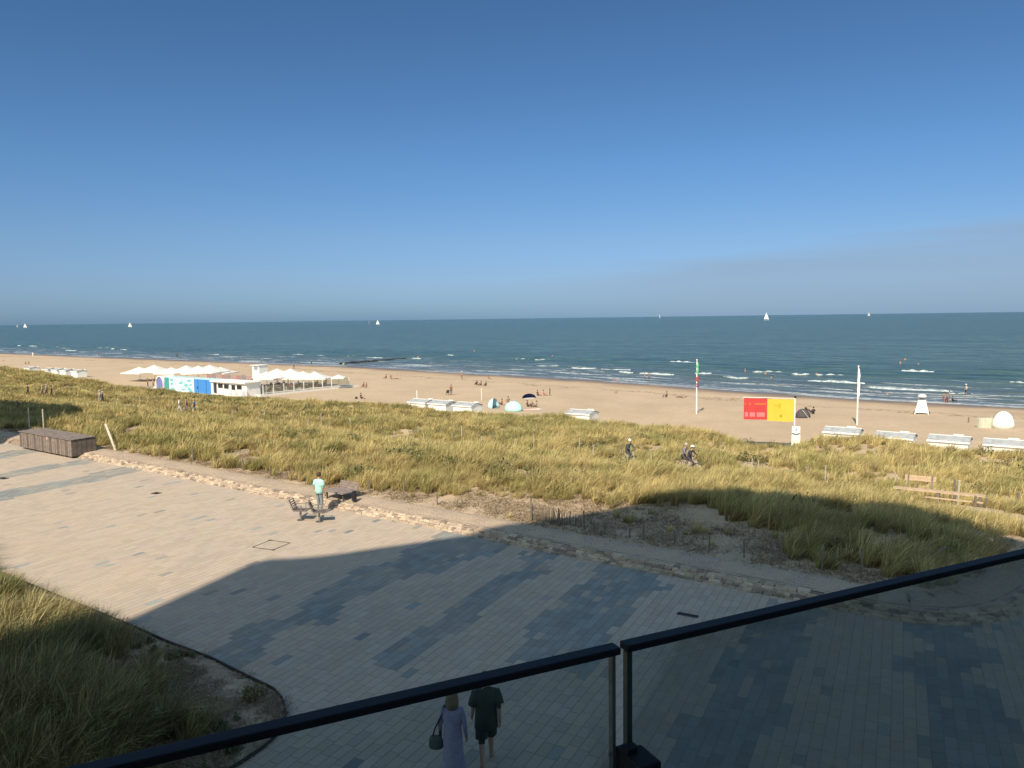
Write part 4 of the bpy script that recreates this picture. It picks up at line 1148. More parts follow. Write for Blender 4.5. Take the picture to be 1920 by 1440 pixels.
m_.loft([(0, -.035, 1.42, .085, .055), (0, -.045, 1.48, .115, .075), (0, -.035, 1.58, .122, .095), (0, -.02, 1.67, .110, .10)], 16)
m_.build('hair', cloth((0.17, 0.13, 0.08)), wom, smooth=True)
bx_ = Vector((wx_, wy_, 0)) + Vector((-.29, -.02, 0))
bag = empty('handbag', tuple(bx_), R(-4), 'dark teal handbag with a black strap hanging at the blonde woman\'s left side', 'bag')
m_ = MB(); m_.loft([(0, 0, .66, .10, .05), (0, 0, .70, .125, .07), (0, 0, .82, .12, .065), (0, 0, .88, .095, .045)], 14); m_.build('bag_body', cloth((0.06, 0.09, 0.09)), bag, smooth=True)
m_ = MB(); m_.tube([(-.06, 0, .86), (.0, -.03, 1.05), (.10, -.05, 1.25), (.15, -.04, 1.43), (.16, .04, 1.42), (.10, .06, 1.2), (.06, 0, .87)], .013, 6); m_.build('strap', cloth((0.02, 0.025, 0.04)), bag, smooth=True)

# the man in the mint shirt by the swivel chairs
px_m, py_m, _ = on_plane(600, 963)
mint = person((px_m, py_m, 0), R(-30), 'stand', (0.50, 0.72, 0.66), (0.20, 0.24, 0.25), 'person in mint green T-shirt and grey trousers, standing at the swivel chairs on the promenade', 'brown', 'short', 'long', 1.0, None, None, None, True, (0.5, 0.5, 0.48))
m_ = MB()
m_.loft([(0, 0, .86, .195, .145), (0, 0, .98, .19, .14), (0, 0, 1.14, .185, .135), (0, 0, 1.28, .205, .145), (0, 0, 1.38, .21, .125), (0, .0, 1.435, .15, .09), (0, .005, 1.47, .07, .065)], 18)
for s in (-1, 1): m_.tube([(.17 * s, 0, 1.40), (.215 * s, -.01, 1.28), (.235 * s, -.02, 1.17)], [.085, .083, .085], 12)
m_.build('shirt', cloth((0.36, 0.64, 0.58)), mint, smooth=True)

# swivel chairs on pedestals
CHM = plain('chair_grey_brown', (0.19, 0.16, 0.145), 0.6, 0.1, 0.25, 8)
def swivel(px, py, rz, lab):
    x, y, _ = on_plane(px, py)
    e = empty('swivel_chair', (x, y, 0), rz, lab, 'chair', 'pedestal chairs fixed to the promenade')
    m_ = MB(); m_.loft([(0, 0, 0.0, .15, .15), (0, 0, .015, .15, .15), (0, 0, .03, .06, .06)], 16); m_.build('base_plate', IRON, e)
    m_ = MB(); m_.tube([(0, 0, .02), (0, 0, .40)], .042, 12); m_.build('pedestal', plain('galvanised', (0.30, 0.30, 0.29), 0.5, 0.5), e)
    st = empty('seat', (0, 0, 0)); bpy.data.objects.remove(st)
    m_ = MB()
    for i in range(7): m_.box((-.21 + i * .085, 0, .43 - .0 + (.018 if i == 0 else 0)), (.080, .50, .03))
    m_.bar((-.22, .19, .41), (.33, .19, .41), .03); m_.bar((-.22, -.19, .41), (.33, -.19, .41), .03)
    m_.build('seat', CHM, e)
    m_ = MB()
    for i in range(5):
        k = i / 4; m_.bar((-.25 - .13 * k, -.25, .50 + .33 * k), (-.25 - .13 * k, .25, .50 + .33 * k), .022, .088, up=(1, 0, .3))
    for s in (-1, 1): m_.bar((-.21, .19 * s, .43), (-.39, .19 * s, .87), .03)
    m_.build('backrest', CHM, e)
    for s in (-1, 1):
        m_ = MB(); m_.bar((-.27, .26 * s, .62), (.16, .26 * s, .63), .035, .025); m_.bar((.14, .26 * s, .62), (.14, .22 * s, .44), .025); m_.build('armrest', CHM, e)
swivel(564, 975, R(-6), 'left of two grey pedestal swivel chairs, facing right')
swivel(599, 978, R(12), 'right of two pedestal swivel chairs, in front of the man in mint')

# slatted platform bench on the wall behind him
bx, by, _ = at_s(640, 938, 22.4)
pb_ = empty('platform_bench', (bx, by, 0.30), COAST, 'low slatted grey-brown bench on the stone wall, right of the man in mint', 'bench')
WOODG = plain('weathered_wood', (0.235, 0.195, 0.18), 0.85, 0, 0.3, 5)
for i in range(9):
    m_ = MB(); m_.box((0, -.42 + i * .105, .30), (1.25, .09, .04)); m_.build('slat', WOODG, pb_)
for i in range(3):
    m_ = MB(); m_.bar((-.6, .47 + i * .03, .38 + i * .10), (.6, .47 + i * .03, .38 + i * .10), .03, .08, up=(0, 0, 1)); m_.build('back_slat', WOODG, pb_)
for sx in (-.52, .52):
    for sy in (-.34, .34):
        m_ = MB(); m_.box((sx, sy, .08), (.06, .06, .40)); m_.build('leg', IRON, pb_)
bx, by, _ = at_s(664, 931, 22.2)
tag(MB().loft([(0, 0, 0, .11, .11), (0, 0, .35, .10, .10), (0, 0, .36, .07, .07), (0, 0, .42, .07, .07)], 12).build('litter_bin', DARKM, None, (bx, by, 0.33)), 'small black bin at the right end of the slatted bench', 'bin')

# ------------------------------------------------------------------ slatted box at the left
bx0 = np.array(at_s(38, 828, 21.35)[:2]); bx1 = np.array(at_s(135, 850, 21.35)[:2])
LB = float(np.hypot(*(bx1 - bx0))); mid = (bx0 + bx1) / 2
sbx = empty('timber_storage_box', (mid[0], mid[1], 0), COAST, 'long dark brown timber box with a sloping lid at the left end of the wall', 'box')
BRW = plain('dark_stained_wood', (0.125, 0.098, 0.085), 0.8, 0, 0.3, 4)
BRW2 = plain('grey_stained_wood', (0.20, 0.165, 0.145), 0.85, 0, 0.3, 4)
nbd = 27
for i in range(nbd):
    x_ = -LB / 2 + (i + .5) * LB / nbd
    m_ = MB(); m_.box((x_, 0.0 + random.uniform(-.006, .006), .60), (LB / nbd - (.05 if i % 3 == 1 else .018), .04, .98)); m_.build('board', BRW2 if i % 4 else BRW, sbx)
for sx in (-1, 1):
    for i in range(5):
        m_ = MB(); m_.box((sx * (LB / 2 + .0), .16 + i * .28, .60), (.04, .26, .96)); m_.build('end_board', BRW, sbx)
for i in range(6):
    m_ = MB(); m_.box((0, .0 + .04 + i * .245, 1.125 + i * .008), (LB + .12, .23, .04)); m_.build('lid_board', BRW2, sbx)
m_ = MB(); m_.box((0, 1.44, .6), (LB - .04, .04, .96)); m_.build('back_panel', BRW, sbx)
m_ = MB(); m_.box((0, .72, .57), (LB - .1, 1.34, .94)); m_.build('inner_case', DARKM, sbx)
for i in range(8):
    m_ = MB(); m_.box((-LB / 2 + .3 + i * (LB - .6) / 7, .5, .05), (.1, .8, .1)); m_.build('foot', DARKM, sbx)
m_ = MB(); m_.loft([(0, 0, 0, .07, .07), (0, 0, .02, .07, .07)], 12); o = m_.build('round_sign', cloth((0.75, 0.45, 0.35)), sbx, (0.4, -.022, .98)); o.rotation_euler = (math.pi / 2, 0, 0)
m_ = MB(); m_.box((0, .8, .12), (LB * .8, .3, .02)); m_.build('floor_board', BRW, sbx)
# pale plank leaning in the grass
a_ = at_s(217, 853, 23.4); b_ = at_s(199, 822, 24.9)
tag(MB().bar((a_[0], a_[1], a_[2] + .0), (b_[0], b_[1], b_[2] + 1.15), .11, .05).build('leaning_plank', plain('pale_plank', (0.62, 0.56, 0.45), 0.8, 0, .2)), 'pale plank leaning out of the grass right of the timber box', 'plank')

# ------------------------------------------------------------------ posts in the dunes
POST = plain('fence_post_wood', (0.17, 0.145, 0.12), 0.9, 0, 0.3, 6)
POSTL = plain('pale_post_wood', (0.42, 0.38, 0.31), 0.9, 0, 0.25, 6)
def post(x, y, z, h, lab, grp, mat=POST, r_=0.035, lean=0.04):
    m_ = MB(); lx, ly = random.uniform(-lean, lean), random.uniform(-lean, lean)
    m_.tube([(0, 0, -.3), (lx * h * .5, ly * h * .5, h * .5), (lx * h, ly * h, h - .02), (lx * h, ly * h, h)], [r_, r_, r_, r_ * .6], 7)
    return tag(m_.build('wooden_post', mat, None, (x, y, z), random.uniform(0, 3)), lab, 'post', grp)
ORD = ['first', 'second', 'third', 'fourth', 'fifth', 'sixth', 'seventh', 'eighth', 'ninth', 'tenth', 'eleventh', 'twelfth', 'thirteenth', 'fourteenth', 'fifteenth', 'sixteenth', 'seventeenth', 'eighteenth', 'nineteenth', 'twentieth', 'twenty-first', 'twenty-second', 'twenty-third', 'twenty-fourth', 'twenty-fifth', 'twenty-sixth']
WPX = (997, 1048, 1096, 1113, 1134, 1206, 1180, 1265, 1330, 1395, 1464, 1540, 1614, 930, 858, 820, 757, 694, 566, 506, 456, 408, 362, 300, 250)
for (px, py, h) in ((997, 990, .78), (1048, 986, .55), (1096, 1008, .62), (1113, 1010, .35), (1134, 1014, .35), (1206, 1026, .62), (1180, 1020, .3), (1265, 1032, .45), (1330, 1044, .45), (1395, 1062, .5), (1464, 1078, .80), (1540, 1098, .6), (1614, 1108, .75),
                    (930, 976, .35), (858, 962, .3), (820, 944, .45), (757, 946, .65), (694, 930, .5), (566, 905, .4), (506, 892, .45), (456, 884, .6), (408, 876, .4), (362, 868, .75), (300, 856, .5), (250, 846, .55)):
    x, y, z = at_s(px, py, 23.75); wi = sorted(WPX).index(px)
    post(x, y, z, h * 1.15, 'weathered post by the gravel strip, %s from its left end' % ORD[wi], 'wooden posts behind the stone wall', POST, .03)
ORD = ['first', 'second', 'third', 'fourth', 'fifth', 'sixth', 'seventh', 'eighth', 'ninth', 'tenth', 'eleventh', 'twelfth', 'thirteenth', 'fourteenth', 'fifteenth', 'sixteenth', 'seventeenth', 'eighteenth', 'nineteenth', 'twentieth',
       'twenty-first', 'twenty-second', 'twenty-third', 'twenty-fourth', 'twenty-fifth', 'twenty-sixth', 'twenty-seventh', 'twenty-eighth', 'twenty-ninth', 'thirtieth']
k = 0
for s_, step, ph in ((43.4, 3.4, 0), (46.9, 3.7, 1.6)):
    u = -6 - ph; kk2 = 0
    while u > -95:
        x, y = from_us(u + random.uniform(-.5, .5), s_)
        if view_ok(x, y, 0.03):
            post(x, y, float(zt(x, y)), random.uniform(.95, 1.3), 'slim post on the %s side of the dune path, %s from the right' % ('landward' if s_ < 45 else 'seaward', ORD[min(kk2, 29)]), 'posts along the dune path', POSTL if k % 3 else POST, .032)
            kk2 += 1
        k += 1; u -= step * random.uniform(.85, 1.3)
for (px, py, h, mt, lb) in ((1791, 921, 1.35, POST, 'tall dark post behind the middle of the dune bench'), (1797, 918, 1.3, POSTL, 'tall pale post next to the tall dark one behind the dune bench'), (1909, 925, 1.0, POST, 'post at the right border beyond the dune bench'), (1850, 932, .6, POST, 'short post just right of the dune bench'), (1694, 913, .5, POST, 'short post at the left end of the dune bench'), (1829, 940, .5, POST, 'short post at the right end of the bench footboard')):
    x, y, z = at_s(px, py, 41.0 if py < 936 else 39)
    post(x, y, z, h, lb, 'posts around the dune bench', mt, .05)
for (px, h, lb) in ((55, 1.7, 'left'), (82, 1.7, 'right')):
    x, y, z = at_s(px, 800, 24.6); post(x, y, z, h, lb + ' one of two pale poles standing behind the dark timber box', 'poles behind the timber box', POSTL, .05, .01)

# brushwood fence: a short row of close-set sticks
fa_ = np.array(at_s(997, 990, 23.9)[:2]); fb_ = np.array(at_s(1092, 1006, 24.0)[:2])
bf = empty('brushwood_fence', (*((fa_ + fb_) / 2), 0.28), 0, 'short dark row of close-set brushwood sticks where the shadow meets the gravel strip', 'fence')
for i in range(34):
    t = i / 33; p_ = fa_ + (fb_ - fa_) * t - (fa_ + fb_) / 2; h_ = (.72 - .30 * t) * random.uniform(.75, 1.15)
    m_ = MB(); m_.tube([(0, 0, -.15), (random.uniform(-.03, .03), random.uniform(-.03, .03), h_ * .6), (random.uniform(-.06, .06), random.uniform(-.05, .05), h_)], [.017, .014, .007], 5)
    m_.build('stick', POST, bf, (p_[0] + random.uniform(-.02, .02), p_[1] + random.uniform(-.05, .05), 0))

# bench beside the path
bx, by, bz = at_s(1745, 925, 40.3)
bn = empty('dune_bench', (bx, by, bz + .12), COAST + R(2), 'long pale wooden bench half hidden in the dune grass at the right', 'bench')
PALE = plain('pale_bench_wood', (0.50, 0.37, 0.25), 0.8, 0, .15, 5)
for i in range(3): m_ = MB(); m_.box((.35, -.62 + i * .15, .62), (3.7, .13, .05)); m_.build('seat_plank', PALE, bn)
for i in range(2): m_ = MB(); m_.box((-.45, .02 + i * .03, 1.0 + i * .13), (1.3, .045, .12)); m_.build('backrest_plank', PALE, bn)
for x_ in (-1.3, .35, 2.0): m_ = MB(); m_.box((x_, -.47, .28), (.12, .36, .62)); m_.build('leg', POST, bn)
for x_ in (-.95, .05): m_ = MB(); m_.bar((x_, -.2, .5), (x_, .06, 1.2), .07); m_.build('back_support', POST, bn)
m_ = MB(); m_.box((1.0, -1.0, .42), (2.3, .12, .05)); m_.build('footboard', PALE, bn)
# leaning stick and pinkish marker in the grass by the rail
a_ = ground(1728, 1068); b_ = ground(1772, 1052)
tag(MB().bar(a_, (b_[0], b_[1], b_[2] + .42), .06, .04).build('leaning_stick', plain('grey_stick', (0.26, 0.24, 0.21), 0.9)), 'grey stick leaning out of the shaded grass just above the handrail', 'stick')
x, y, z = ground(1857, 1040)
mk = empty('marker_post', (x, y, z), 0, 'thin dark marker post with a pale pink top above the handrail at the right', 'marker')
MB().tube([(0, 0, -.2), (0, 0, .42)], .018, 6).build('stem', POST, mk)
m_ = MB(); ball(m_, (0, 0, .46), (.06, .06, .07)); m_.build('cap', cloth((0.75, 0.45, 0.45)), mk, smooth=True)

# ------------------------------------------------------------------ beach cabins
WHITE = plain('white_paint', (0.80, 0.79, 0.76), 0.6, 0, 0.05, 1.5)
ROOFM = plain('grey_roofing', (0.36, 0.38, 0.39), 0.8, 0, 0.22, 2.5)
def cabin_geo():
    e = empty('beach_cabin')
    W, D, H = 3.0, 2.2, 1.42
    m_ = MB(); m_.box((0, -D / 2, H / 2 + .08), (W, .05, H)); m_.build('front_wall', WHITE, e)
    m_ = MB(); m_.box((0, D / 2, H / 2 + .08), (W, .05, H)); m_.build('back_wall', WHITE, e)
    for s in (-1, 1):
        m_ = MB(); x_ = s * (W / 2 - .02)
        m_.add([(x_ - .025, -D / 2 + .03, .08), (x_ - .025, D / 2 - .03, .08), (x_ - .025, D / 2 - .03, H + .06), (x_ - .025, 0, H + .34), (x_ - .025, -D / 2 + .03, H + .06),
                (x_ + .025, -D / 2 + .03, .08), (x_ + .025, D / 2 - .03, .08), (x_ + .025, D / 2 - .03, H + .06), (x_ + .025, 0, H + .34), (x_ + .025, -D / 2 + .03, H + .06)],
               [(0, 1, 2, 3, 4), (9, 8, 7, 6, 5)] + [(i, 5 + i, 5 + (i + 1) % 5, (i + 1) % 5) for i in range(5)])
        m_.build('gable_wall', WHITE, e)
    for s in (-1, 1):
        m_ = MB(); a = (0, 0, H + .40); b = (0, s * (D / 2 + .16), H + .06)
        V = [(-W / 2 - .12, 0.004 * s, a[2]), (W / 2 + .12, 0.004 * s, a[2]), (W / 2 + .12, b[1], b[2]), (-W / 2 - .12, b[1], b[2])]
        V += [(x, y, z + .05) for x, y, z in V]
        m_.add(V, [(3, 2, 1, 0), (4, 5, 6, 7), (0, 1, 5, 4), (1, 2, 6, 5), (2, 3, 7, 6), (3, 0, 4, 7)]); rf = m_.build('roof', ROOFM, e)
        for q in range(6):
            m_ = MB(); x_ = -W / 2 + .05 + q * (W - .1) / 5; m_.bar((x_, a[1] + .05 * s, a[2] + .05), (x_, b[1], b[2] + .065), .035, .025); m_.build('batten', ROOFM, rf)
    m_ = MB(); m_.box((0, 0, H + .465), (W + .26, .09, .04)); m_.build('ridge_cap', WHITE, e)
    for s in (-1, 1): m_ = MB(); m_.box((0, s * (D / 2 + .18), H + .06), (W + .26, .03, .14)); m_.build('fascia', WHITE, e)
    m_ = MB(); m_.box((0, 0, .05), (W - .1, D - .1, .1)); m_.build('floor', POST, e)
    dr = MB().box((.5, D / 2 + .035, 1.0), (.8, .03, 1.75)).build('door', plain('cabin_door', (0.62, 0.64, 0.62), .6), e)
    MB().box((.2, D / 2 + .07, 1.0), (.03, .03, .14)).build('handle', DARKM, dr)
    return e
cab0 = cabin_geo(); used = False
def place_cabin(px, py, s_, lab, rzj=0.0):
    global used
    o = cab0 if not used else copy_tree(cab0); used = True
    x, y, z = at_s(px, py, s_)
    o.location = (x, y, z - .02); o.rotation_euler = (0, 0, COAST + rzj)
    return tag(o, lab, 'beach cabin', 'white beach cabins behind the dunes')
place_cabin(1581, 815, 76.6, 'white beach cabin nearest the sign post, first of the four at the right', .03)
place_cabin(1680, 822, 76.4, 'second white beach cabin right of the tall white pole', -.02)
place_cabin(1781, 830, 76.2, 'third white beach cabin of the four at the right', -.03)
place_cabin(1886, 838, 76.0, 'white beach cabin at the right border with pale stripes on its roof', .02)
place_cabin(1092, 776, 76.8, 'white beach cabin standing alone between the tents and the flag pole', .03)
place_cabin(792, 757, 76.5, 'left of three white beach cabins left of the turquoise tents', .02)
place_cabin(830, 760, 76.5, 'middle of three white beach cabins left of the turquoise tents')
place_cabin(877, 763, 76.5, 'right of three white beach cabins, beside the turquoise tents')
for i, px in enumerate((60, 94, 111, 127, 148)):
    place_cabin(px, 688 + px * .06, 87.0, ('far white beach cabin at the left end of the row, set a little apart', 'second far white cabin from the left', 'third far white cabin from the left', 'fourth far white cabin from the left', 'far white cabin at the right end of the row of five')[i])
# short white posts laid on the roof of the border cabin
x, y, z = at_s(1886, 838, 76.0)

# ------------------------------------------------------------------ flags, poles, signs
YEL = (0.66, 0.45, 0.05); RED = (0.50, 0.045, 0.045)
x, y, z = at_s(1489, 838, 71.5)
ux, uy = TV
def upd(lab): pass
mastH = 5.0
BZ = 1.42
mm = empty('banner_mast', (x, y, z), 0, 'white mast with a red and yellow banner beside the beach entrance', 'flag')
m_ = MB(); m_.tube([(0, 0, -.2), (0, 0, mastH)], .055, 8); m_.build('pole', WHITE, mm)
m_ = MB(); ball(m_, (0.02, 0, mastH + .03), (.13, .10, .12)); m_.build('loudspeaker', DARKM, mm, smooth=True)
def flagsheet(x0, x1, z0, z1, nx=10, nz=6, drop=0.0):
    V = []; Fc = []
    for sd in (-1, 1):
        for i in range(nx + 1):
            for j in range(nz + 1):
                a = i / nx; b = j / nz; X = x0 + (x1 - x0) * a
                V.append((X, .10 * math.sin(X * 2.1) + .008 * sd, z0 + (z1 - z0) * b + drop * abs(X) * .02))
    n1 = (nx + 1) * (nz + 1)
    for i in range(nx):
        for j in range(nz):
            q = i * (nz + 1) + j
            Fc.append((q, q + nz + 1, q + nz + 2, q + 1)); Fc.append((n1 + q + 1, n1 + q + nz + 2, n1 + q + nz + 1, n1 + q))
    return V, Fc
fe_ = empty('tmp'); bpy.data.objects.remove(fe_)
def mat_banner(col):
    a = NT('banner_cloth_%d' % int(col[0] * 100)); n_ = a.noise(a.obj(), 1.5, 3)
    c = a.mix(n_, tuple(v * .85 for v in col), tuple(min(1, v * 1.1) for v in col))
    return a.done(a.prin(c, .85))
d = np.array([TV[0], TV[1]])
baz = math.atan2(0.0 + ray(1440, 760)[0], ray(1440, 760)[1])
ba = -baz          # the banner hangs square to the onlooker on the balcony side of the beach entrance
V, Fc = flagsheet(-4.45, -2.38, 1.45 + BZ, 3.45 + BZ); o = mesh('banner_field', V, Fc, mat_banner(RED)); link('red_field', o, mm, (0, 0, 0), ba)
V, Fc = flagsheet(-2.375, -.07, 1.35 + BZ, 3.40 + BZ); o = mesh('banner_field', V, Fc, mat_banner(YEL)); link('yellow_field', o, mm, (0, 0, 0), ba)
def on_banner(x0, x1, z0, z1): # raised print following the cloth
    V = []; Fc = []; n_ = 4
    for i in range(n_ + 1):
        X = x0 + (x1 - x0) * i / n_; Y = .10 * math.sin(X * 2.1) - .013
        V += [(X, Y, z0 + BZ), (X, Y, z1 + BZ)]
    for i in range(n_): Fc.append((2 * i, 2 * i + 2, 2 * i + 3, 2 * i + 1))
    return V, Fc
m_ = MB(); m_.add(*on_banner(-4.36, -2.48, 2.82, 3.0)); link('orange_stripe', m_.mesh('stripe', cloth((0.62, 0.12, 0.04))), mm, (0, 0, 0), ba)
for a0, a1 in ((-4.35, -4.08), (-3.92, -3.46), (-3.3, -2.6)):
    m_ = MB(); m_.add(*on_banner(a0, a1, 1.72, 2.12)); link('pink_panel', m_.mesh('panel', cloth((0.66, 0.18, 0.19))), mm, (0, 0, 0), ba)
m_ = MB(); m_.add(*on_banner(-1.75, -1.2, 2.72, 2.86)); m_.add(*on_banner(-1.42, -1.2, 2.55, 3.0)); link('printed_arrow', m_.mesh('print', cloth((0.48, 0.36, 0.02))), mm, (0, 0, 0), ba)
m_ = MB(); m_.add(*on_banner(-1.3, -1.08, 1.72, 1.98)); link('printed_dot', m_.mesh('print', cloth((0.35, 0.27, 0.02))), mm, (0, 0, 0), ba)
m_ = MB(); m_.tube([(-4.5, 0, 3.5 + BZ), (0, 0, 3.48 + BZ)], .03, 6); o = m_.build('boom', WHITE, mm); o.rotation_euler = (0, 0, ba)
# information board under it
ib = empty('information_board', (x + .02, y - .35, z), ba, 'small white information board with a dark chevron at the foot of the banner mast', 'sign')
for s in (-.25, .25): MB().box((s, 0.03, .85), (.05, .05, 1.9)).build('leg', WHITE, ib)
m_ = MB(); m_.box((0, 0, 2.0), (.70, .04, .80)); m_.build('upper_board', WHITE, ib)
m_ = MB(); m_.box((0, 0, 1.05), (.74, .04, 1.05)); m_.build('lower_board', plain('pale_green_board', (0.66, 0.72, 0.62), .7), ib)
m_ = MB(); m_.box((0, -.026, 2.15), (.10, .008, .16)); m_.box((0, -.026, 2.02), (.2, .008, .05)); m_.build('symbol', cloth((0.10, 0.13, 0.15)), ib)
m_ = MB(); m_.bar((-.33, -.027, 1.76), (0, -.027, 1.62), .008, .12, up=(0, 0, 1)); m_.bar((0, -.029, 1.62), (.33, -.029, 1.76), .008, .12, up=(0, 0, 1)); m_.build('chevron', cloth((0.08, 0.14, 0.16)), ib)

def pole(px, py, h, lab, cols, furl):
    x, y, z = ground(px, py)
    e = empty('flag_pole', (x, y, z), 0, lab, 'flag pole')
    m_ = MB(); m_.tube([(0, 0, -.3), (0, 0, h * .5), (0, 0, h)], [.085, .075, .05], 10); m_.build('pole', WHITE, e)
    m_ = MB(); ball(m_, (0, 0, h + .05), (.09, .09, .09)); m_.build('finial', WHITE, e)
    for (z0, z1, col, rr) in furl:
        m_ = MB(); rings = []; nn = 9
        for i in range(nn):
            k = i / (nn - 1); w_ = rr * (.45 + .55 * math.sin(math.pi * min(1, k * .8 + .15)))
            rings.append((.08 + .05 * math.sin(i * 2.2), .04 * math.cos(i * 1.7), z0 + (z1 - z0) * k, w_, w_ * .55))
        m_.loft(rings, 10); m_.build('furled_flag', cloth(col), e, smooth=True)
pole(1306, 776, 6.9, 'flag pole with a limp green flag above a dark red one, mid beach', None, [(4.95, 6.7, (0.12, 0.42, 0.22), .17), (4.1, 4.9, (0.30, 0.05, 0.07), .22), (3.35, 4.1, (0.18, 0.06, 0.12), .20)])
pole(1607, 797, 6.6, 'tall white flag pole with a limp white flag, beside the right-hand cabins', None, [(3.0, 6.4, (0.80, 0.80, 0.78), .15)])
x, y, z = ground(782, 748); tag(MB().tube([(0, 0, -.2), (0, 0, 1.35)], .06, 8).build('white_post', WHITE, None, (x, y, z)), 'short white post on the sand left of the three cabins', 'post')
x, y, z = ground(903, 752); tag(MB().tube([(0, 0, -.2), (0, 0, 2.0)], .035, 8).build('white_post', WHITE, None, (x, y, z)), 'thin pale post on the sand above the three cabins', 'post')
x, y, z = ground(1816, 792); tag(MB().tube([(0, 0, -.2), (0, 0, .6)], .07, 8).build('brown_stake', POST, None, (x, y, z)), 'short brown stake left of the dome tent', 'stake')

# lifeguard tower
x, y, z = ground(1728, 776)
lt = empty('lifeguard_tower', (x, y, z), -math.atan2(x, y), 'white lifeguard tower with a small cabin on top, near the water at the right', 'lifeguard tower')
for sx in (-1, 1):
    for sy in (-1, 1):
        m_ = MB(); m_.bar((.78 * sx, .7 * sy, 0), (.36 * sx, .4 * sy, 1.7), .10); m_.build('leg', WHITE, lt)
m_ = MB(); m_.add([(-.70, -.66, .18), (.70, -.66, .18), (.40, -.45, 1.6), (-.40, -.45, 1.6), (-.70, -.62, .18), (.70, -.62, .18), (.40, -.41, 1.6), (-.40, -.41, 1.6)], [(0, 1, 2, 3), (7, 6, 5, 4), (0, 4, 5, 1), (1, 5, 6, 2), (2, 6, 7, 3), (3, 7, 4, 0)]); m_.build('front_panel', WHITE, lt)
m_ = MB(); m_.box((0, 0, 1.72), (.95, 1.0, .08)); m_.build('platform', WHITE, lt)
m_ = MB(); m_.box((0, .05, 1.95), (.62, .7, .40)); m_.build('cabin', plain('tower_dark', (0.10, 0.12, 0.14), .5), lt)
m_ = MB(); m_.loft([(0, 0, 2.15, .50, .55), (0, 0, 2.34, .50, .55), (0, 0, 2.48, .30, .35)], 12); m_.build('roof', WHITE, lt)
for s in (-1, 1): m_ = MB(); m_.tube([(.84 * s - .06, -.3, .18), (.84 * s + .06, -.3, .18)], .2, 12); m_.build('wheel', DARKM, lt)

# ------------------------------------------------------------------ tents and shelters
def dome(px, py, W, D, H, rz, col, lab, col2=None, open_=True):
    x, y, z = ground(px, py)
    e = empty('beach_tent', (x, y, z), rz, lab, 'tent')
    V = []; Fc = []; n_, k_ = 14, 7
    for i in range(k_ + 1):
        ph = math.pi / 2 * i / k_
        for j in range(n_ + 1):
            th = math.pi * (-.12 + 1.24 * j / n_)
            V.append((W / 2 * math.cos(ph) * math.cos(th), D / 2 * math.cos(ph) * math.sin(th), H * math.sin(ph) ** .85))
    for i in range(k_):
        for j in range(n_): Fc.append((i * (n_ + 1) + j, i * (n_ + 1) + j + 1, (i + 1) * (n_ + 1) + j + 1, (i + 1) * (n_ + 1) + j))
    me_ = mesh('canopy', V, Fc, cloth(col), smooth=True); o = link('canopy', me_, e); sl = o.modifiers.new('thick', 'SOLIDIFY'); sl.thickness = .02
    m_ = MB(); m_.loft([(0, 0, .0, W * .46, D * .46), (0, 0, .02, W * .46, D * .46)], 14); m_.build('groundsheet', cloth(col2 or jit(col, .5)), e)
    for th in (-.12, 1.12):
        pts = [(W / 2 * math.cos(p_) * math.cos(math.pi * th), D / 2 * math.cos(p_) * math.sin(math.pi * th), H * math.sin(p_) ** .85 + .01) for p_ in np.linspace(0, math.pi / 2, 6)]
        m_ = MB(); m_.tube(pts, .014, 6); m_.build('tent_pole', DARKM, e)
    return e
dome(926, 765, 1.9, 1.7, 1.35, R(60), (0.48, 0.72, 0.78), 'pale blue dome tent, left one of the two by the cabins', (0.16, 0.22, 0.22))
dome(963, 771, 2.5, 1.9, 1.35, R(160), (0.42, 0.76, 0.68), 'turquoise dome tent, right one of the two by the cabins')
dome(992, 747, 2.2, 1.6, .72, R(10), (0.02, 0.025, 0.10), 'low navy beach shelter behind the turquoise tents', (0.55, 0.6, 0.62))
dome(1505, 783, 1.9, 1.7, 1.05, R(205), (0.07, 0.065, 0.065), 'black and white beach shelter just right of the yellow banner', (0.5, 0.5, 0.5))
x, y, z = ground(1516, 784); tag(MB().bar((0, 0, 0), (-.75, .1, .95), .5, .03).build('white_flap', WHITE, None, (x, y, z)), 'white sloping side sheet of the black beach shelter', 'sheet')
dome(1880, 803, 2.3, 2.0, 1.85, R(185), (0.72, 0.74, 0.68), 'white domed shelter with a dark opening at the right of the beach', (0.10, 0.10, 0.09))
x, y, z = ground(1847, 802)
wbk = empty('windbreak', (x, y, z), 0, 'grey-green cylindrical windbreak beside the white domed shelter', 'windbreak')
V = []; Fc = []
for i in range(13):
    a = math.pi * (-.1 + 1.2 * i / 12) + 3.4
    for r_ in (.84, .86):
        for zz_ in (0, 1.15): V.append((r_ * math.cos(a), r_ * .7 * math.sin(a), zz_))
for i in range(12):
    q = i * 4; Fc += [(q, q + 4, q + 5, q + 1), (q + 2, q + 3, q + 7, q + 6), (q + 1, q + 5, q + 7, q + 3)]
link('screen', mesh('screen', V, Fc, cloth((0.46, 0.48, 0.38))), wbk)
for a in (3.1, 4.3, 5.4, 6.4): MB().tube([(.87 * math.cos(a), .61 * math.sin(a), -.1), (.87 * math.cos(a), .61 * math.sin(a), 1.22)], .02, 6).build('pole', POSTL, wbk)

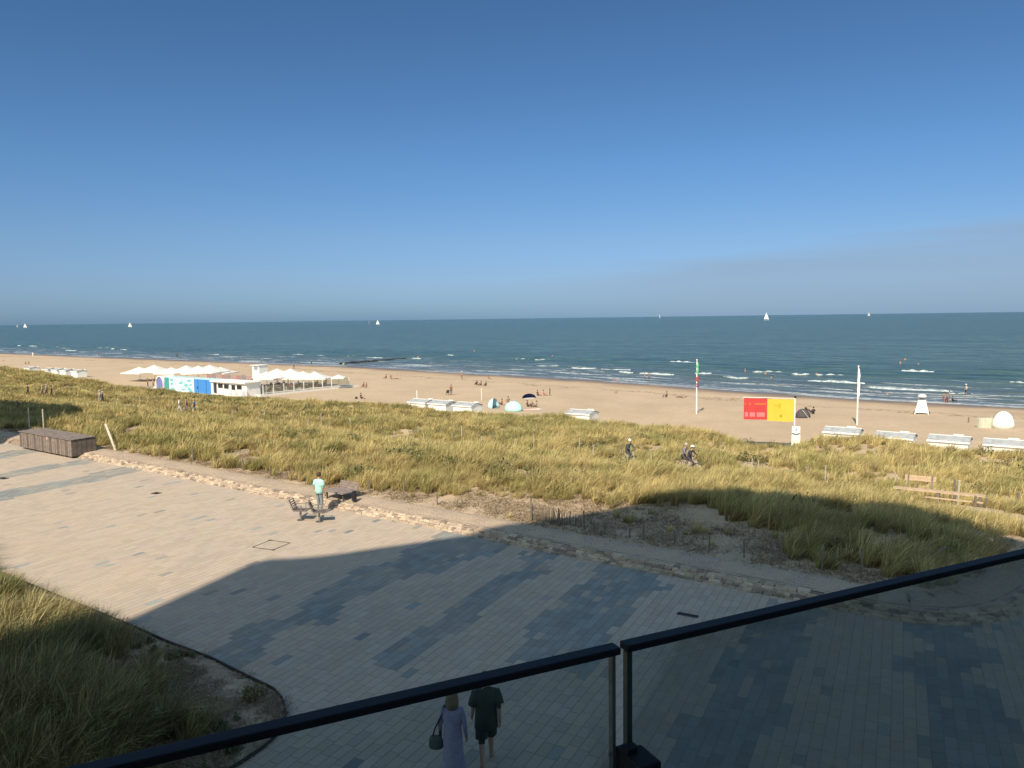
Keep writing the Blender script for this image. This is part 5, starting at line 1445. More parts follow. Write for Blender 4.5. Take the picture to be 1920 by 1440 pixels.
# ------------------------------------------------------------------ people on path, beach and in the water
def pg(px, py, pose, top, bottom, label, rz=None, dz=0.0, **k):
    x, y, z = ground(px, py)
    if rz is None: rz = random.uniform(-3, 3)
    return person((x, y, z + dz), rz, pose, top, bottom, label, **k)
def pp_(px, py, s_, pose, top, bottom, label, rz, **k):
    return person(at_s(px, py, s_), rz, pose, top, bottom, label, **k)
def bicycle(loc, rz, col, lab):
    e = empty('bicycle', loc, rz, lab, 'bicycle', 'bicycles on the dune path')
    for y_ in (-.52, .55):
        V = []; Fc = []; n_, k_ = 22, 6
        for i in range(n_):
            a = 2 * math.pi * i / n_
            for j in range(k_):
                b = 2 * math.pi * j / k_; rr = .335 + .02 * math.cos(b); V.append((.02 * math.sin(b), y_ + rr * math.cos(a), .345 + rr * math.sin(a)))
        for i in range(n_):
            for j in range(k_): Fc.append((i * k_ + j, i * k_ + (j + 1) % k_, ((i + 1) % n_) * k_ + (j + 1) % k_, ((i + 1) % n_) * k_ + j))
        w_ = link('wheel', mesh('tyre', V, Fc, cloth((.03, .03, .03)), smooth=True), e)
        m_ = MB()
        for i in range(10): a = math.pi * 2 * i / 10; m_.bar((0, y_, .345), (0, y_ + .32 * math.cos(a), .345 + .32 * math.sin(a)), .004)
        m_.build('spokes', DARKM, w_)
    m_ = MB()
    for a, b in (((0, -.52, .345), (0, -.02, .30)), ((0, -.02, .30), (0, -.16, .86)), ((0, -.02, .30), (0, .42, .82)), ((0, -.13, .76), (0, .40, .88)), ((0, -.52, .345), (0, -.14, .80)), ((0, .55, .345), (0, .39, .98))): m_.tube([a, b], .017, 6)
    m_.build('frame', cloth(col), e)
    m_ = MB(); m_.tube([(-.26, .47, 1.07), (-.10, .43, 1.06), (.10, .43, 1.06), (.26, .47, 1.07)], .014, 6); m_.tube([(0, .39, .98), (0, .43, 1.06)], .014, 6); m_.build('handlebar', DARKM, e)
    m_ = MB(); m_.loft([(0, -.16, .86, .02, .02), (0, -.15, .88, .07, .13), (0, -.15, .91, .06, .12)], 10); m_.build('saddle', DARKM, e)
    for s_ in (-1, 1): m_ = MB(); m_.box((.12 * s_, .05, .30 - .12 * -s_ if s_ < 0 else .34), (.09, .08, .02)); m_.build('pedal', DARKM, e)
    return e
def rider(px, py, s_, top, bot, lab, rz, blab, col, **k):
    loc = at_s(px, py, s_); person(loc, rz, 'ride', top, bot, lab, **k); bicycle(loc, rz, col, blab)
rider(1178, 860, 44.9, (0.05, 0.075, 0.075), (0.05, 0.055, 0.07), 'cyclist with pale hair in a dark green jacket, alone on the dune path', R(-140), 'bicycle under the lone cyclist in dark green on the dune path', (.5, .5, .5), hair='white', sleeves='long')
rider(1283, 870, 45.4, (0.22, 0.20, 0.22), (0.06, 0.05, 0.06), 'cyclist in a grey-mauve jacket, left of the pair on the dune path', R(-138), 'bicycle of the left cyclist of the pair', (.12, .1, .1), hair='grey', sleeves='long')
rider(1294, 872, 44.7, (0.05, 0.04, 0.05), (0.06, 0.05, 0.07), 'cyclist in a white cap and black jacket, right of the pair on the dune path', R(-132), 'bicycle of the right cyclist of the pair', (.45, .42, .4), hair='grey', hat=(0.82, 0.8, 0.76), sleeves='long')
pp_(53, 745, 46, 'walk', (0.06, 0.04, 0.04), (0.03, 0.03, 0.03), 'person in dark clothes on the far left of the dune path', R(120))
pp_(80, 745, 46, 'walk', (0.35, 0.25, 0.22), (0.10, 0.08, 0.08), 'person in a pinkish grey top second on the far left path', R(120), hair='blond')
pp_(88, 746, 46.4, 'walk', (0.30, 0.27, 0.25), (0.05, 0.04, 0.04), 'person in a beige top close behind, on the far left path', R(120), hair='grey')
pp_(97, 748, 46, 'walk', (0.10, 0.06, 0.05), (0.06, 0.04, 0.04), 'person in brown last of the four on the far left path', R(120))
pp_(193, 760, 45.4, 'walk', (0.03, 0.03, 0.06), (0.03, 0.03, 0.03), 'person in black leaning along the dune path above the leaning plank', R(130), hair='grey', sleeves='long')
pp_(188, 760, 46, 'walk', (0.45, 0.40, 0.40), (0.3, 0.3, 0.3), 'person in pale grey beside the one in black on the dune path', R(120), hair='grey')
pp_(337, 773, 45.6, 'walk', (0.72, 0.70, 0.66), (0.55, 0.52, 0.46), 'person all in white on the dune path, left of a group of three', R(110), hair='brown')
pp_(350, 770, 46.2, 'walk', (0.34, 0.20, 0.20), (0.20, 0.16, 0.2), 'person in a dusky red top, middle of a group of three on the path', R(110))
pp_(364, 770, 45.8, 'walk', (0.10, 0.16, 0.28), (0.06, 0.09, 0.14), 'person in blue, right of a group of three on the dune path', R(110), hair='blond')
BR = plain('tanned_skin', (0.24, 0.13, 0.085), 0.5, 0, 0.06)
beach = [
 (724, 710, 'sit', (0.16, 0.09, 0.07), (0.1, 0.06, 0.05), 'person in brown sitting at the left of the group mid beach', {}),
 (733, 711, 'sit', (0.20, 0.12, 0.09), None, 'second person sitting in the group mid beach', {}),
 (746, 711, 'lie', None, (0.1, 0.05, 0.05), 'person lying on the sand at the right of the group mid beach', {}),
 (866, 711, 'stand', (0.30, 0.18, 0.13), (0.2, 0.12, 0.09), 'person in a white hat standing alone above the three cabins', {'hat': (0.85, 0.85, 0.82)}),
 (916, 710, 'sit', (0.25, 0.14, 0.1), None, 'person sitting alone right of the one in the white hat', {}),
 (894, 722, 'sit', (0.06, 0.04, 0.04), (0.05, 0.04, 0.04), 'person in black sitting at the left of three behind the thin post', {}),
 (902, 723, 'sit', (0.12, 0.08, 0.07), (0.08, 0.06, 0.05), 'person in brown sitting in the middle of three behind the thin post', {}),
 (911, 724, 'sit', (0.08, 0.05, 0.05), (0.1, 0.06, 0.05), 'person sitting at the right of three behind the thin post', {}),
 (846, 741, 'stand', (0.22, 0.08, 0.06), (0.10, 0.04, 0.04), 'person in dark red standing by a folding chair on the sand', {}),
 (682, 726, 'sit', (0.10, 0.07, 0.06), (0.06, 0.05, 0.05), 'person sitting just outside the terrace screen, left of two', {}),
 (687, 727, 'sit', (0.28, 0.16, 0.12), None, 'person sitting just outside the terrace screen, right of two', {}),
 (677, 748, 'sit', (0.04, 0.03, 0.035), (0.04, 0.03, 0.03), 'person in black sitting on the sand below the terrace corner', {}),
 (941, 760, 'sit', (0.30, 0.12, 0.10), (0.12, 0.07, 0.06), 'person in dark red sitting between the two dome tents', {}),
 (953, 755, 'sit', (0.22, 0.18, 0.12), None, 'person in olive sitting behind the turquoise tent', {}),
 (1008, 742, 'sit', (0.10, 0.04, 0.04), (0.06, 0.04, 0.04), 'person in dark red sitting next to the navy shelter', {}),
 (1019, 742, 'sit', (0.75, 0.22, 0.12), None, 'person in bright orange beside the navy shelter', {}),
 (1031, 742, 'stand', (0.03, 0.03, 0.03), (0.03, 0.03, 0.03), 'person in black standing right of the one in orange', {'scale': .72}),
 (989, 763, 'sit', (0.03, 0.025, 0.03), (0.04, 0.03, 0.03), 'person in black sitting right of the turquoise tent', {}),
 (998, 763, 'sit', (0.18, 0.15, 0.10), (0.10, 0.08, 0.06), 'person in olive lounging next to the one in black by the tent', {}),
 (1006, 764, 'sit', (0.30, 0.26, 0.18), (0.16, 0.13, 0.09), 'person in khaki at the right end of the lounging group', {}),
 (1155, 718, 'stand', (0.55, 0.18, 0.14), (0.4, 0.1, 0.08), 'child in red standing where the wet sand begins', {'scale': .62}),
 (1209, 715, 'wade', None, (0.10, 0.10, 0.12), 'bather in dark trunks standing at the waterline, left of two', {'skin': BR}),
 (1217, 714, 'wade', (0.10, 0.12, 0.15), (0.08, 0.08, 0.10), 'bather in dark grey at the waterline, right of two', {}),
 (1250, 745, 'sit', (0.05, 0.05, 0.06), (0.03, 0.03, 0.04), 'person in black sitting alone left of the green flag pole', {}),
 (1278, 746, 'lie', None, (0.14, 0.08, 0.06), 'person lying on the sand between the one in black and the flag pole', {'skin': BR}),
 (1511, 773, 'sit', (0.04, 0.035, 0.04), (0.04, 0.03, 0.03), 'person in black behind the black and white shelter', {}),
 (1525, 777, 'sit', (0.03, 0.03, 0.03), (0.03, 0.03, 0.03), 'person in black sitting right of the black and white shelter', {}),
 (1769, 752, 'wade', None, (0.35, 0.08, 0.07), 'bather in red trunks, leftmost of four right of the lifeguard tower', {'skin': BR, 'scale': .8}),
 (1775, 755, 'sit', (0.10, 0.04, 0.05), (0.06, 0.03, 0.04), 'person in dark red crouching among the four at the water', {'skin': BR}),
 (1780, 751, 'wade', (0.55, 0.25, 0.20), (0.30, 0.10, 0.09), 'person in a pink top standing among the four at the water', {'scale': .85}),
 (1786, 754, 'sit', (0.03, 0.03, 0.04), (0.03, 0.03, 0.04), 'person in black, rightmost of the four at the water', {}),
 (1811, 742, 'wade', (0.60, 0.45, 0.42), (0.05, 0.05, 0.07), 'bather in a white hat standing in the shallow water at the right', {'hat': (0.88, 0.88, 0.85), 'scale': 1.1}),
 (551, 692, 'walk', (0.12, 0.10, 0.09), (0.07, 0.06, 0.06), 'person walking on the wet sand behind the right-hand parasols', {}),
 (584, 686, 'walk', (0.05, 0.05, 0.06), (0.05, 0.04, 0.04), 'person in black walking at the water beyond the parasols', {}),
 (491, 684, 'wade', (0.08, 0.08, 0.10), (0.06, 0.06, 0.07), 'bather in dark clothes at the water above the white kiosk', {}),
 (332, 671, 'wade', (0.04, 0.05, 0.07), (0.03, 0.03, 0.04), 'bather in black at the far water above the left-hand parasols', {'scale': 1.2}),
 (645, 684, 'sit', (0.80, 0.80, 0.76), (0.6, 0.6, 0.55), 'person in white beside the landward end of the groyne', {}),
 (62, 669, 'stand', (0.85, 0.84, 0.82), (0.80, 0.78, 0.75), 'person all in white standing far off at the left waterline', {'scale': 1.15}),
 (185, 667, 'walk', (0.16, 0.10, 0.09), (0.10, 0.08, 0.08), 'person in brown far off on the wet sand at the left', {}),
 (162, 666, 'walk', (0.14, 0.12, 0.14), (0.1, 0.08, 0.1), 'person in grey far off on the wet sand at the left', {}),
 (107, 665, 'walk', (0.20, 0.18, 0.18), (0.14, 0.12, 0.12), 'person in pale grey, far left on the wet sand', {}),
 (8, 677, 'sit', (0.70, 0.50, 0.42), None, 'person in pink sitting at the left border of the beach', {}),
 (48, 683, 'sit', (0.20, 0.16, 0.14), (0.12, 0.1, 0.1), 'person in brown sitting far left on the dry sand', {}),
 (54, 683, 'sit', (0.30, 0.22, 0.18), None, 'bare-backed person sitting far left on the dry sand', {'skin': BR}),
]
for (px, py, pose, top, bot, lab, kw) in beach:
    rz = random.uniform(-2.6, 2.6) if pose != 'lie' else random.uniform(1.2, 1.9)
    pg(px, py, pose, top, bot, lab, rz, hair=random.choice(['brown', 'black', 'blond', 'brown']), legs=random.choice(['short', 'long']), **kw)
# bathers out in the water, heads and shoulders above the surface
for (px, py, lab, hc) in ((784, 670, 'bather swimming above the white post', 'brown'), (808, 683, 'bather near the shore above the three cabins', 'blond'), (1036, 668, 'bather beside a breaking wave in the middle', 'brown'),
                          (1435, 702, 'bather behind a breaking wave above the red banner', 'black'), (1446, 710, 'dark-haired bather above the yellow banner', 'black'), (1397, 697, 'blond bather left of the breaking wave above the banner', 'blond'),
                          (1531, 703, 'dark bather between two breaking waves', 'black'), (1697, 675, 'bather far out right of the white pole', 'black'), (1688, 682, 'pale bather far out above the right-hand cabins', 'blond'),
                          (1722, 684, 'bather just behind the breaking wave at the right', 'brown'), (1664, 741, 'bather lying in the shallows left of the lifeguard tower', 'brown'), (452, 672, 'bather in the far surf left of the kiosk', 'blond'), (889, 659, 'bather far out in the middle of the sea', 'black')):
    x, y, _ = on_plane(px, py, SEA_Z)
    person((x, y, SEA_Z - 1.02), random.uniform(-3, 3), 'wade', None, (0.08, 0.08, 0.10), lab, hair=hc, skin=BR, group='bathers out in the water')
# folding chair, towel, bags
x, y, z = ground(839, 741)
fc = empty('folding_chair', (x, y, z), R(200), 'dark folding chair beside the standing person in dark red', 'chair')
MB().box((0, 0, .36), (.5, .45, .04)).build('seat', cloth((0.05, 0.05, 0.06)), fc); MB().bar((0, .22, .38), (0, .38, .88), .5, .03).build('backrest', cloth((0.05, 0.05, 0.06)), fc)
for sx in (-1, 1): MB().bar((.24 * sx, -.22, 0), (.24 * sx, .2, .36), .03).bar((.24 * sx, .22, 0), (.24 * sx, -.2, .36), .03).build('leg', DARKM, fc)
for (px, py, col, lab, W) in ((986, 769, (0.80, 0.45, 0.45), 'pink towel on the sand in front of the lounging group', 1.6), (1005, 768, (0.75, 0.65, 0.60), 'pale towel right of the pink one', 1.5)):
    x, y, z = ground(px, py); m_ = MB(); m_.box((0, 0, .02), (W, .9, .03)); m_.box((.3, .1, .05), (.35, .25, .06)); tag(m_.build('towel', cloth(col), None, (x, y, z + .02), R(20)), lab, 'towel')
for (px, py, col, lab) in ((668, 748, (0.05, 0.03, 0.03), 'small dark bag left of the person sitting below the terrace corner'), (1374, 750, (0.28, 0.20, 0.12), 'small brown bag left of the red banner'), (1155, 738, (0.26, 0.20, 0.14), 'small brown bag on open sand mid beach')):
    x, y, z = ground(px, py); m_ = MB(); m_.loft([(0, 0, 0, .2, .15), (0, 0, .2, .24, .17), (0, 0, .34, .14, .1)], 10); m_.tube([(-.12, 0, .3), (0, 0, .48), (.12, 0, .3)], .015, 5); tag(m_.build('beach_bag', cloth(col), None, (x, y, z)), lab, 'bag')

# ------------------------------------------------------------------ groyne and sailing boats
gr = MB(); r_ = random.Random(4)
ga = Vector(on_plane(640, 683, SEA_Z)); gb = Vector(on_plane(758, 672, SEA_Z))
n_ = 46; V = []; Fc = []
for i in range(n_ + 1):
    p = ga.lerp(gb, i / n_); dv = (gb - ga).normalized(); nv = Vector((-dv.y, dv.x, 0)); hgt = (.62 - .35 * i / n_) * r_.uniform(.6, 1.2)
    V += [p + nv * 1.5 + Vector((0, 0, -1)), p + nv * .6 + Vector((0, 0, hgt * .8)), p - nv * .5 + Vector((0, 0, hgt)), p - nv * 1.5 + Vector((0, 0, -1))]
for i in range(n_):
    for j in range(3): Fc.append((i * 4 + j, i * 4 + j + 1, (i + 1) * 4 + j + 1, (i + 1) * 4 + j))
gr.add(V, Fc); tag(gr.build('groyne', plain('wet_rock', (0.035, 0.038, 0.035), .6, 0, .3, .6)), 'low dark rock groyne running from the beach into the sea', 'groyne')
SAIL = plain('sailcloth', (0.85, 0.85, 0.83), 0.8, 0, 0.03)
def boat(px, dist, h, lab, rz, jib=True):
    d = ray(px, 600); x = d[0] / d[1] * dist; e = empty('sailing_boat', (x, dist, SEA_Z), rz, lab, 'sailing boat')
    L = h * .75
    m_ = MB(); V = []; Fc = []; n_ = 8
    for i in range(n_ + 1):
        t = i / n_; w_ = h * .11 * math.sin(math.pi * min(.999, t * .82 + .12)) ; w_ = 0.02 * h if i == n_ else w_; X = (t - .5) * L
        V += [(X, -w_, h * .055 + h * .02 * t), (X, 0, -h * .03), (X, w_, h * .055 + h * .02 * t)]
    for i in range(n_):
        for j in range(2): Fc.append((i * 3 + j, (i + 1) * 3 + j, (i + 1) * 3 + j + 1, i * 3 + j + 1))
        Fc.append((i * 3 + 2, (i + 1) * 3 + 2, (i + 1) * 3, i * 3))
    m_.add(V, Fc); m_.build('hull', WHITE, e)
    m_ = MB(); m_.tube([(.05 * L, 0, 0), (.05 * L, 0, h)], h * .009, 6); m_.build('mast', DARKM, e)
    def sail(A, B, C_, nm):
        A, B, C_ = Vector(A), Vector(B), Vector(C_); V = []; n2 = 5; nn = Vector((0, 1, 0))
        m_ = MB()
        for sd in (0, h * .006):
            for i in range(n2 + 1):
                for j in range(n2 + 1 - i):
                    a = i / n2; b = j / n2; V.append(A + (B - A) * a + (C_ - A) * b + nn * (h * .05 * 4 * a * b + sd))
        Fc = []; k0 = 0; idx = {}
        for i in range(n2 + 1):
            for j in range(n2 + 1 - i): idx[(i, j)] = k0; k0 += 1
        for i in range(n2):
            for j in range(n2 - i):
                a, b, c_ = idx[(i, j)], idx[(i + 1, j)], idx[(i, j + 1)]
                Fc += [(a, b, c_), (c_ + k0, b + k0, a + k0)]
                if j < n2 - i - 1: d_ = idx[(i + 1, j + 1)]; Fc += [(b, d_, c_), (c_ + k0, d_ + k0, b + k0)]
        m_.add(V, Fc); m_.build(nm, SAIL, e, smooth=True)
    sail((.04 * L, 0, h * .12), (-.42 * L, 0, h * .13), (.045 * L, 0, h * .98), 'mainsail')
    if jib: sail((.46 * L, 0, h * .09), (.10 * L, 0, h * .13), (.06 * L, 0, h * .86), 'foresail')
boat(1437, 2050, 21, 'largest white sailing boat, alone on the horizon above the red banner', R(15))
boat(1237, 5200, 30, 'small white sailing boat on the horizon in the centre right', R(60))
boat(1629, 4300, 24, 'small white sailing boat on the horizon at the far right', R(120))
boat(692, 2300, 13, 'sailing boat with a thin sail, left of the close pair', R(80), False)
boat(708, 2250, 15, 'sailing boat with a full white sail, right of the close pair', R(20))
boat(243, 2700, 18, 'white sailing boat alone on the left horizon', R(30))
boat(32, 3600, 17, 'faint sailing boat at the far left, left of a pair', R(70))
boat(46, 3400, 21, 'faint sailing boat at the far left, right of a pair', R(10))
# ------------------------------------------------------------------ beach restaurant
DZ = -4.27
KS = 1.046
def us(u, s, z=DZ): x, y = from_us(u * KS, s * KS); return (x, y, z)
DECKM = plain('deck_boards', (0.42, 0.36, 0.29), 0.85, 0, 0.2, 3)
c_ = us(-121.0, 86.5, 0)
dk = empty('restaurant_deck', (c_[0], c_[1], DZ - .12), COAST, 'raised timber deck of the beach restaurant, edged in white', 'deck')
for i in range(31):
    m_ = MB(); m_.box((-16.0 + .55 + i * 1.02, 0, .08), (1.0, 20.6, .05)); m_.build('deck_board', DECKM, dk)
m_ = MB(); m_.box((16.06, 0, -.05), (.08, 21, .34)); m_.build('edge_beam', WHITE, dk)
m_ = MB(); m_.box((0, -10.4, -.05), (32, .08, .34)); m_.build('edge_beam', WHITE, dk)
for i in range(12): m_ = MB(); m_.box((-15 + i * 2.7, -8, -.35), (.2, .2, .8)); m_.build('pile', POST, dk)
c_ = us(-105.0, 86.6)
gs = empty('terrace_glass_screen', c_, COAST, 'white framed glass screen along the right side of the restaurant terrace', 'screen')
TG = NT('terrace_glass'); _t = TG.n('ShaderNodeBsdfTransparent'); _t.inputs[0].default_value = (.86, .9, .88, 1); _g = TG.n('ShaderNodeBsdfGlossy'); _g.inputs['Roughness'].default_value = .05
_m = TG.n('ShaderNodeMixShader'); _m.inputs[0].default_value = .14; TG.l(_t.outputs[0], _m.inputs[1]); TG.l(_g.outputs[0], _m.inputs[2]); TGM = TG.done(_m.outputs[0])
for i in range(10):
    y_ = -10 + i * 2.04
    m_ = MB(); m_.box((0, y_, .75), (.09, .09, 1.5)); m_.build('post', WHITE, gs)
    if i < 9: m_ = MB(); m_.box((0, y_ + 1.02, .85), (.012, 1.88, 1.1)); m_.build('glass_pane', TGM, gs); m_ = MB(); m_.box((0, y_ + 1.02, .22), (.05, 1.92, .1)); m_.build('rail', WHITE, gs)
c_ = us(-108.5, 76.4)
gs2 = empty('terrace_glass_screen', us(-110.0, 77.3), COAST, 'low white framed glass screen along the front of the terrace beside the white kitchen hut', 'screen')
for i in range(5):
    x_ = .3 + i * 1.15
    m_ = MB(); m_.box((x_, 0, .7), (.08, .08, 1.4)); m_.build('post', WHITE, gs2)
    if i < 4: m_ = MB(); m_.box((x_ + .575, 0, .8), (1.0, .012, 1.0)); m_.build('glass_pane', TGM, gs2)

for _e in (dk, gs, gs2): _e.scale = (KS,) * 3
# blue and white container
BLU = plain('blue_paint', (0.045, 0.22, 0.58), 0.55, 0, .08); TEAL = plain('teal_paint', (0.05, 0.27, 0.27), .6, 0, .1); PBL = plain('pale_blue_white', (0.62, 0.78, 0.78), .6, 0, .12)
def mat_mural():
    a = NT('mural'); p = a.obj(); n_ = a.noise(a.scale(p, (.9, .9, 1.6)), 1.0, 2, .5); n2 = a.noise(p, 2.3, 2)
    c = a.mix(a.mapr(n_, .46, .56), (0.66, 0.80, 0.80), (0.12, 0.42, 0.46)); c = a.mix(a.mapr(n2, .60, .64), c, (0.80, 0.80, 0.76)); return a.done(a.prin(c, .6))
ct = empty('storage_container', us(-122.4, 75.3, -4.55), COAST, 'blue, teal and white painted container at the front of the beach restaurant', 'container')
H_ = 2.45
MB().box((.25, 0, H_ / 2), (14.4, 2.4, H_)).build('container_body', PBL, ct)
MB().box((-6.5, -1.23, H_ / 2), (1.4, .06, H_ - .1)).build('teal_panel', TEAL, ct)
MB().box((-2.1, -1.23, H_ / 2 - .05), (6.9, .06, H_ - .3)).build('mural_panel', mat_mural(), ct)
bd_ = MB().box((4.4, -1.23, H_ / 2), (4.9, .06, H_ - .04)).build('blue_panel', BLU, ct)
for i in range(2): MB().box((3.2 + i * 2.4, -1.275, H_ / 2), (.04, .03, H_ - .2)).build('door_seam', DARKM, bd_)
MB().box((3.0, -1.30, 1.0), (.12, .06, .3)).build('lock_box', DARKM, bd_)
for i in range(16): MB().box((-6.6 + i * .92, 0, H_ + .03), (.10, 2.36, .05)).build('roof_rib', PBL, ct)
ar = empty('arched_shelter', us(-131.8, 75.6, -4.55), COAST, 'rounded blue and white arched shelter at the left end of the container', 'shelter')
V = []; Fc = []
for i in range(11):
    a = math.pi * i / 10
    for r_ in (1.15, 1.28):
        for y_ in (-1.3, 1.3): V.append((r_ * math.cos(a), y_, 1.15 + r_ * 1.1 * math.sin(a)))
for i in range(10):
    q = i * 4; Fc += [(q, q + 4, q + 5, q + 1), (q + 2, q + 3, q + 7, q + 6), (q, q + 2, q + 6, q + 4), (q + 1, q + 5, q + 7, q + 3)]
link('arch', mesh('arch', V, Fc, WHITE), ar)
for s in (-1, 1): MB().box((1.21 * s, 0, .57), (.13, 2.6, 1.15)).build('side', WHITE, ar)
MB().loft([(0, 0, 0, 1.13, .05), (0, 0, 1.2, 1.13, .05), (0, 0, 1.9, .85, .05), (0, 0, 2.3, .4, .05)], 16).build('end_panel', plain('violet_blue', (0.14, 0.17, 0.38), .6, 0, .2), ar, (0, -1.1, 0))
# white kitchen hut
kh = empty('kitchen_hut', us(-110.6, 75.6, -4.55), COAST, 'white flat-roofed kitchen hut with dark windows, right of the blue container', 'hut')
MB().box((0, 0, 1.1), (9.0, 2.6, 2.2)).build('wall', WHITE, kh)
rf = MB().box((0, -.1, 2.32), (9.6, 3.3, .16)).build('roof', WHITE, kh)
MB().box((0, -1.78, 2.30), (9.7, .05, .24)).build('fascia', WHITE, rf)
DW = plain('dark_window', (0.02, 0.022, 0.025), .15, 0, .05)
for (x_, w_, z_, h_) in ((-4.0, .75, 1.1, 1.7), (-2.55, 1.3, 1.55, .75), (-.9, 1.3, 1.5, .75), (1.0, 1.0, 1.4, .8), (2.6, 1.3, 1.5, .7)):
    wn = MB().box((x_, -1.31, z_), (w_, .05, h_)).build('window', DW, kh)
    MB().box((x_, -1.33, z_ - h_ / 2 - .04), (w_ + .1, .09, .06)).build('sill', WHITE, wn)
for x_ in (.25, 1.8, 3.5, 4.2): MB().box((x_, -1.33, .55), (.9, .05, .8)).build('grey_crate_panel', plain('panel_grey', (0.48, 0.48, 0.50), .8, 0, .2), kh)
for _e in (ct, kh, ar): _e.scale = (KS,) * 3
# kiosk behind the parasols
kk = empty('white_kiosk', (*at_s(488, 700, 96 * KS)[:2], DZ), COAST, 'tall white kiosk behind the right-hand group of parasols', 'kiosk')
MB().box((0, 0, 1.55), (2.3, 2.2, 3.1)).build('wall', WHITE, kk); MB().box((.1, -1.12, 2.55), (1.3, .05, .7)).build('hatch', plain('hatch_grey', (.25, .28, .30), .5), kk); MB().box((0, -.1, 3.15), (2.6, 2.6, .1)).build('roof', WHITE, kk)

# parasols
PARA = NT('parasol_cloth'); _d = PARA.n('ShaderNodeBsdfDiffuse'); _tr = PARA.n('ShaderNodeBsdfTranslucent'); _n = PARA.noise(PARA.obj(), 1.5, 3)
_c = PARA.mix(_n, (.76, .75, .71), (.84, .83, .80)); PARA.l(_c, _d.inputs[0]); PARA.l(_c, _tr.inputs[0]); _m = PARA.n('ShaderNodeMixShader'); _m.inputs[0].default_value = .25; PARA.l(_d.outputs[0], _m.inputs[1]); PARA.l(_tr.outputs[0], _m.inputs[2]); PARAM = PARA.done(_m.outputs[0])
def parasol_geo(W, zc, rise):
    e = empty('parasol'); n_ = 8
    MB().tube([(0, 0, 0), (0, 0, zc + rise + .12)], .05, 8).build('pole', POSTL, e)
    MB().box((0, 0, .05), (.8, .8, .1)).build('base', SLAB, e)
    V = [(0, 0, zc + rise)]; Fc = []; kk_ = 4
    for i in range(1, kk_ + 1):
        for j in range(n_ * 2):
            a = math.pi * j / n_; sq = 1 / max(abs(math.cos(a)), abs(math.sin(a))); sq = min(sq, 1.25); t = i / kk_
            dip = .05 * (j % 2) * t
            V.append((W / 2 * t * sq * math.cos(a), W / 2 * t * sq * math.sin(a), zc + rise * (1 - t) ** 1.25 + dip - .12 * (sq - 1) * t))
    N2 = n_ * 2
    for j in range(N2): Fc.append((0, 1 + j, 1 + (j + 1) % N2))
    for i in range(kk_ - 1):
        for j in range(N2): a_ = 1 + i * N2; Fc.append((a_ + j, a_ + N2 + j, a_ + N2 + (j + 1) % N2, a_ + (j + 1) % N2))
    a_ = 1 + (kk_ - 1) * N2; b_ = len(V)
    for j in range(N2): x, y, z = V[a_ + j]; V.append((x, y, z - .22))
    for j in range(N2): Fc.append((a_ + j, b_ + j, b_ + (j + 1) % N2, a_ + (j + 1) % N2))
    link('canopy', mesh('canopy', V, Fc, PARAM), e)
    for j in range(4):
        a = math.pi / 4 + j * math.pi / 2; MB().bar((0, 0, zc - .2), (W * .42 * math.cos(a), W * .42 * math.sin(a), zc + rise * .12), .03).build('strut', POSTL, e)
    return e
pz = parasol_geo(6.9, 1.85, 1.35); pfirst = True
for (px, s_, lab) in ((262, 84, 'white parasol at the far left end of the restaurant terrace'), (290, 86, 'second white parasol from the left, overlapping the first'), (322, 87, 'third white parasol from the left, above the arched shelter'),
                      (350, 89.5, 'white parasol with the highest peak, above the mural of the container'), (372, 88, 'white parasol above the blue end of the container'), (394, 90, 'white parasol with the peak above the white kitchen hut, left group end'),
                      (414, 92, 'white parasol half hidden at the right of the left-hand group'), (500, 87, 'white parasol in front of the white kiosk'), (520, 89, 'second white parasol of the right-hand group'),
                      (545, 90.5, 'third white parasol of the right-hand group'), (568, 90, 'white parasol with the sharpest peak in the right-hand group'), (590, 91, 'last white parasol of the right-hand group, reaching out over the beach')):
    o = pz if pfirst else copy_tree(pz); pfirst = False
    x, y, _ = at_s(px, 700, s_ * KS); o.location = (x, y, DZ); o.rotation_euler = (0, 0, random.uniform(-.5, .5)); o.scale = (random.uniform(.85, 1.05),) * 3; tag(o, lab, 'parasol', 'white parasols over the restaurant terrace')
sp_ = parasol_geo(2.7, 1.75, .55); x, y, _ = at_s(635, 715, 92.5 * KS); sp_.location = (x, y, DZ); tag(sp_, 'small white parasol alone near the right end of the glass screen', 'parasol')

# dusky red windscreens standing behind the container
ws = empty('windscreen_row', us(-124.5, 83.5), COAST, 'row of dusky red and grey windscreens behind the container under the parasols', 'windscreen')
for i in range(9):
    m_ = MB(); m_.box((-6.4 + i * 1.6, 0, 1.25), (1.5, .04, 1.9 + .2 * (i % 3 == 1))); m_.build('panel', cloth(((0.30, 0.17, 0.16), (0.22, 0.19, 0.18), (0.36, 0.22, 0.20))[i % 3]), ws)
    m_ = MB(); m_.tube([(-7.2 + i * 1.6, 0, 0), (-7.2 + i * 1.6, 0, 2.4)], .035, 6); m_.build('post', POSTL, ws)

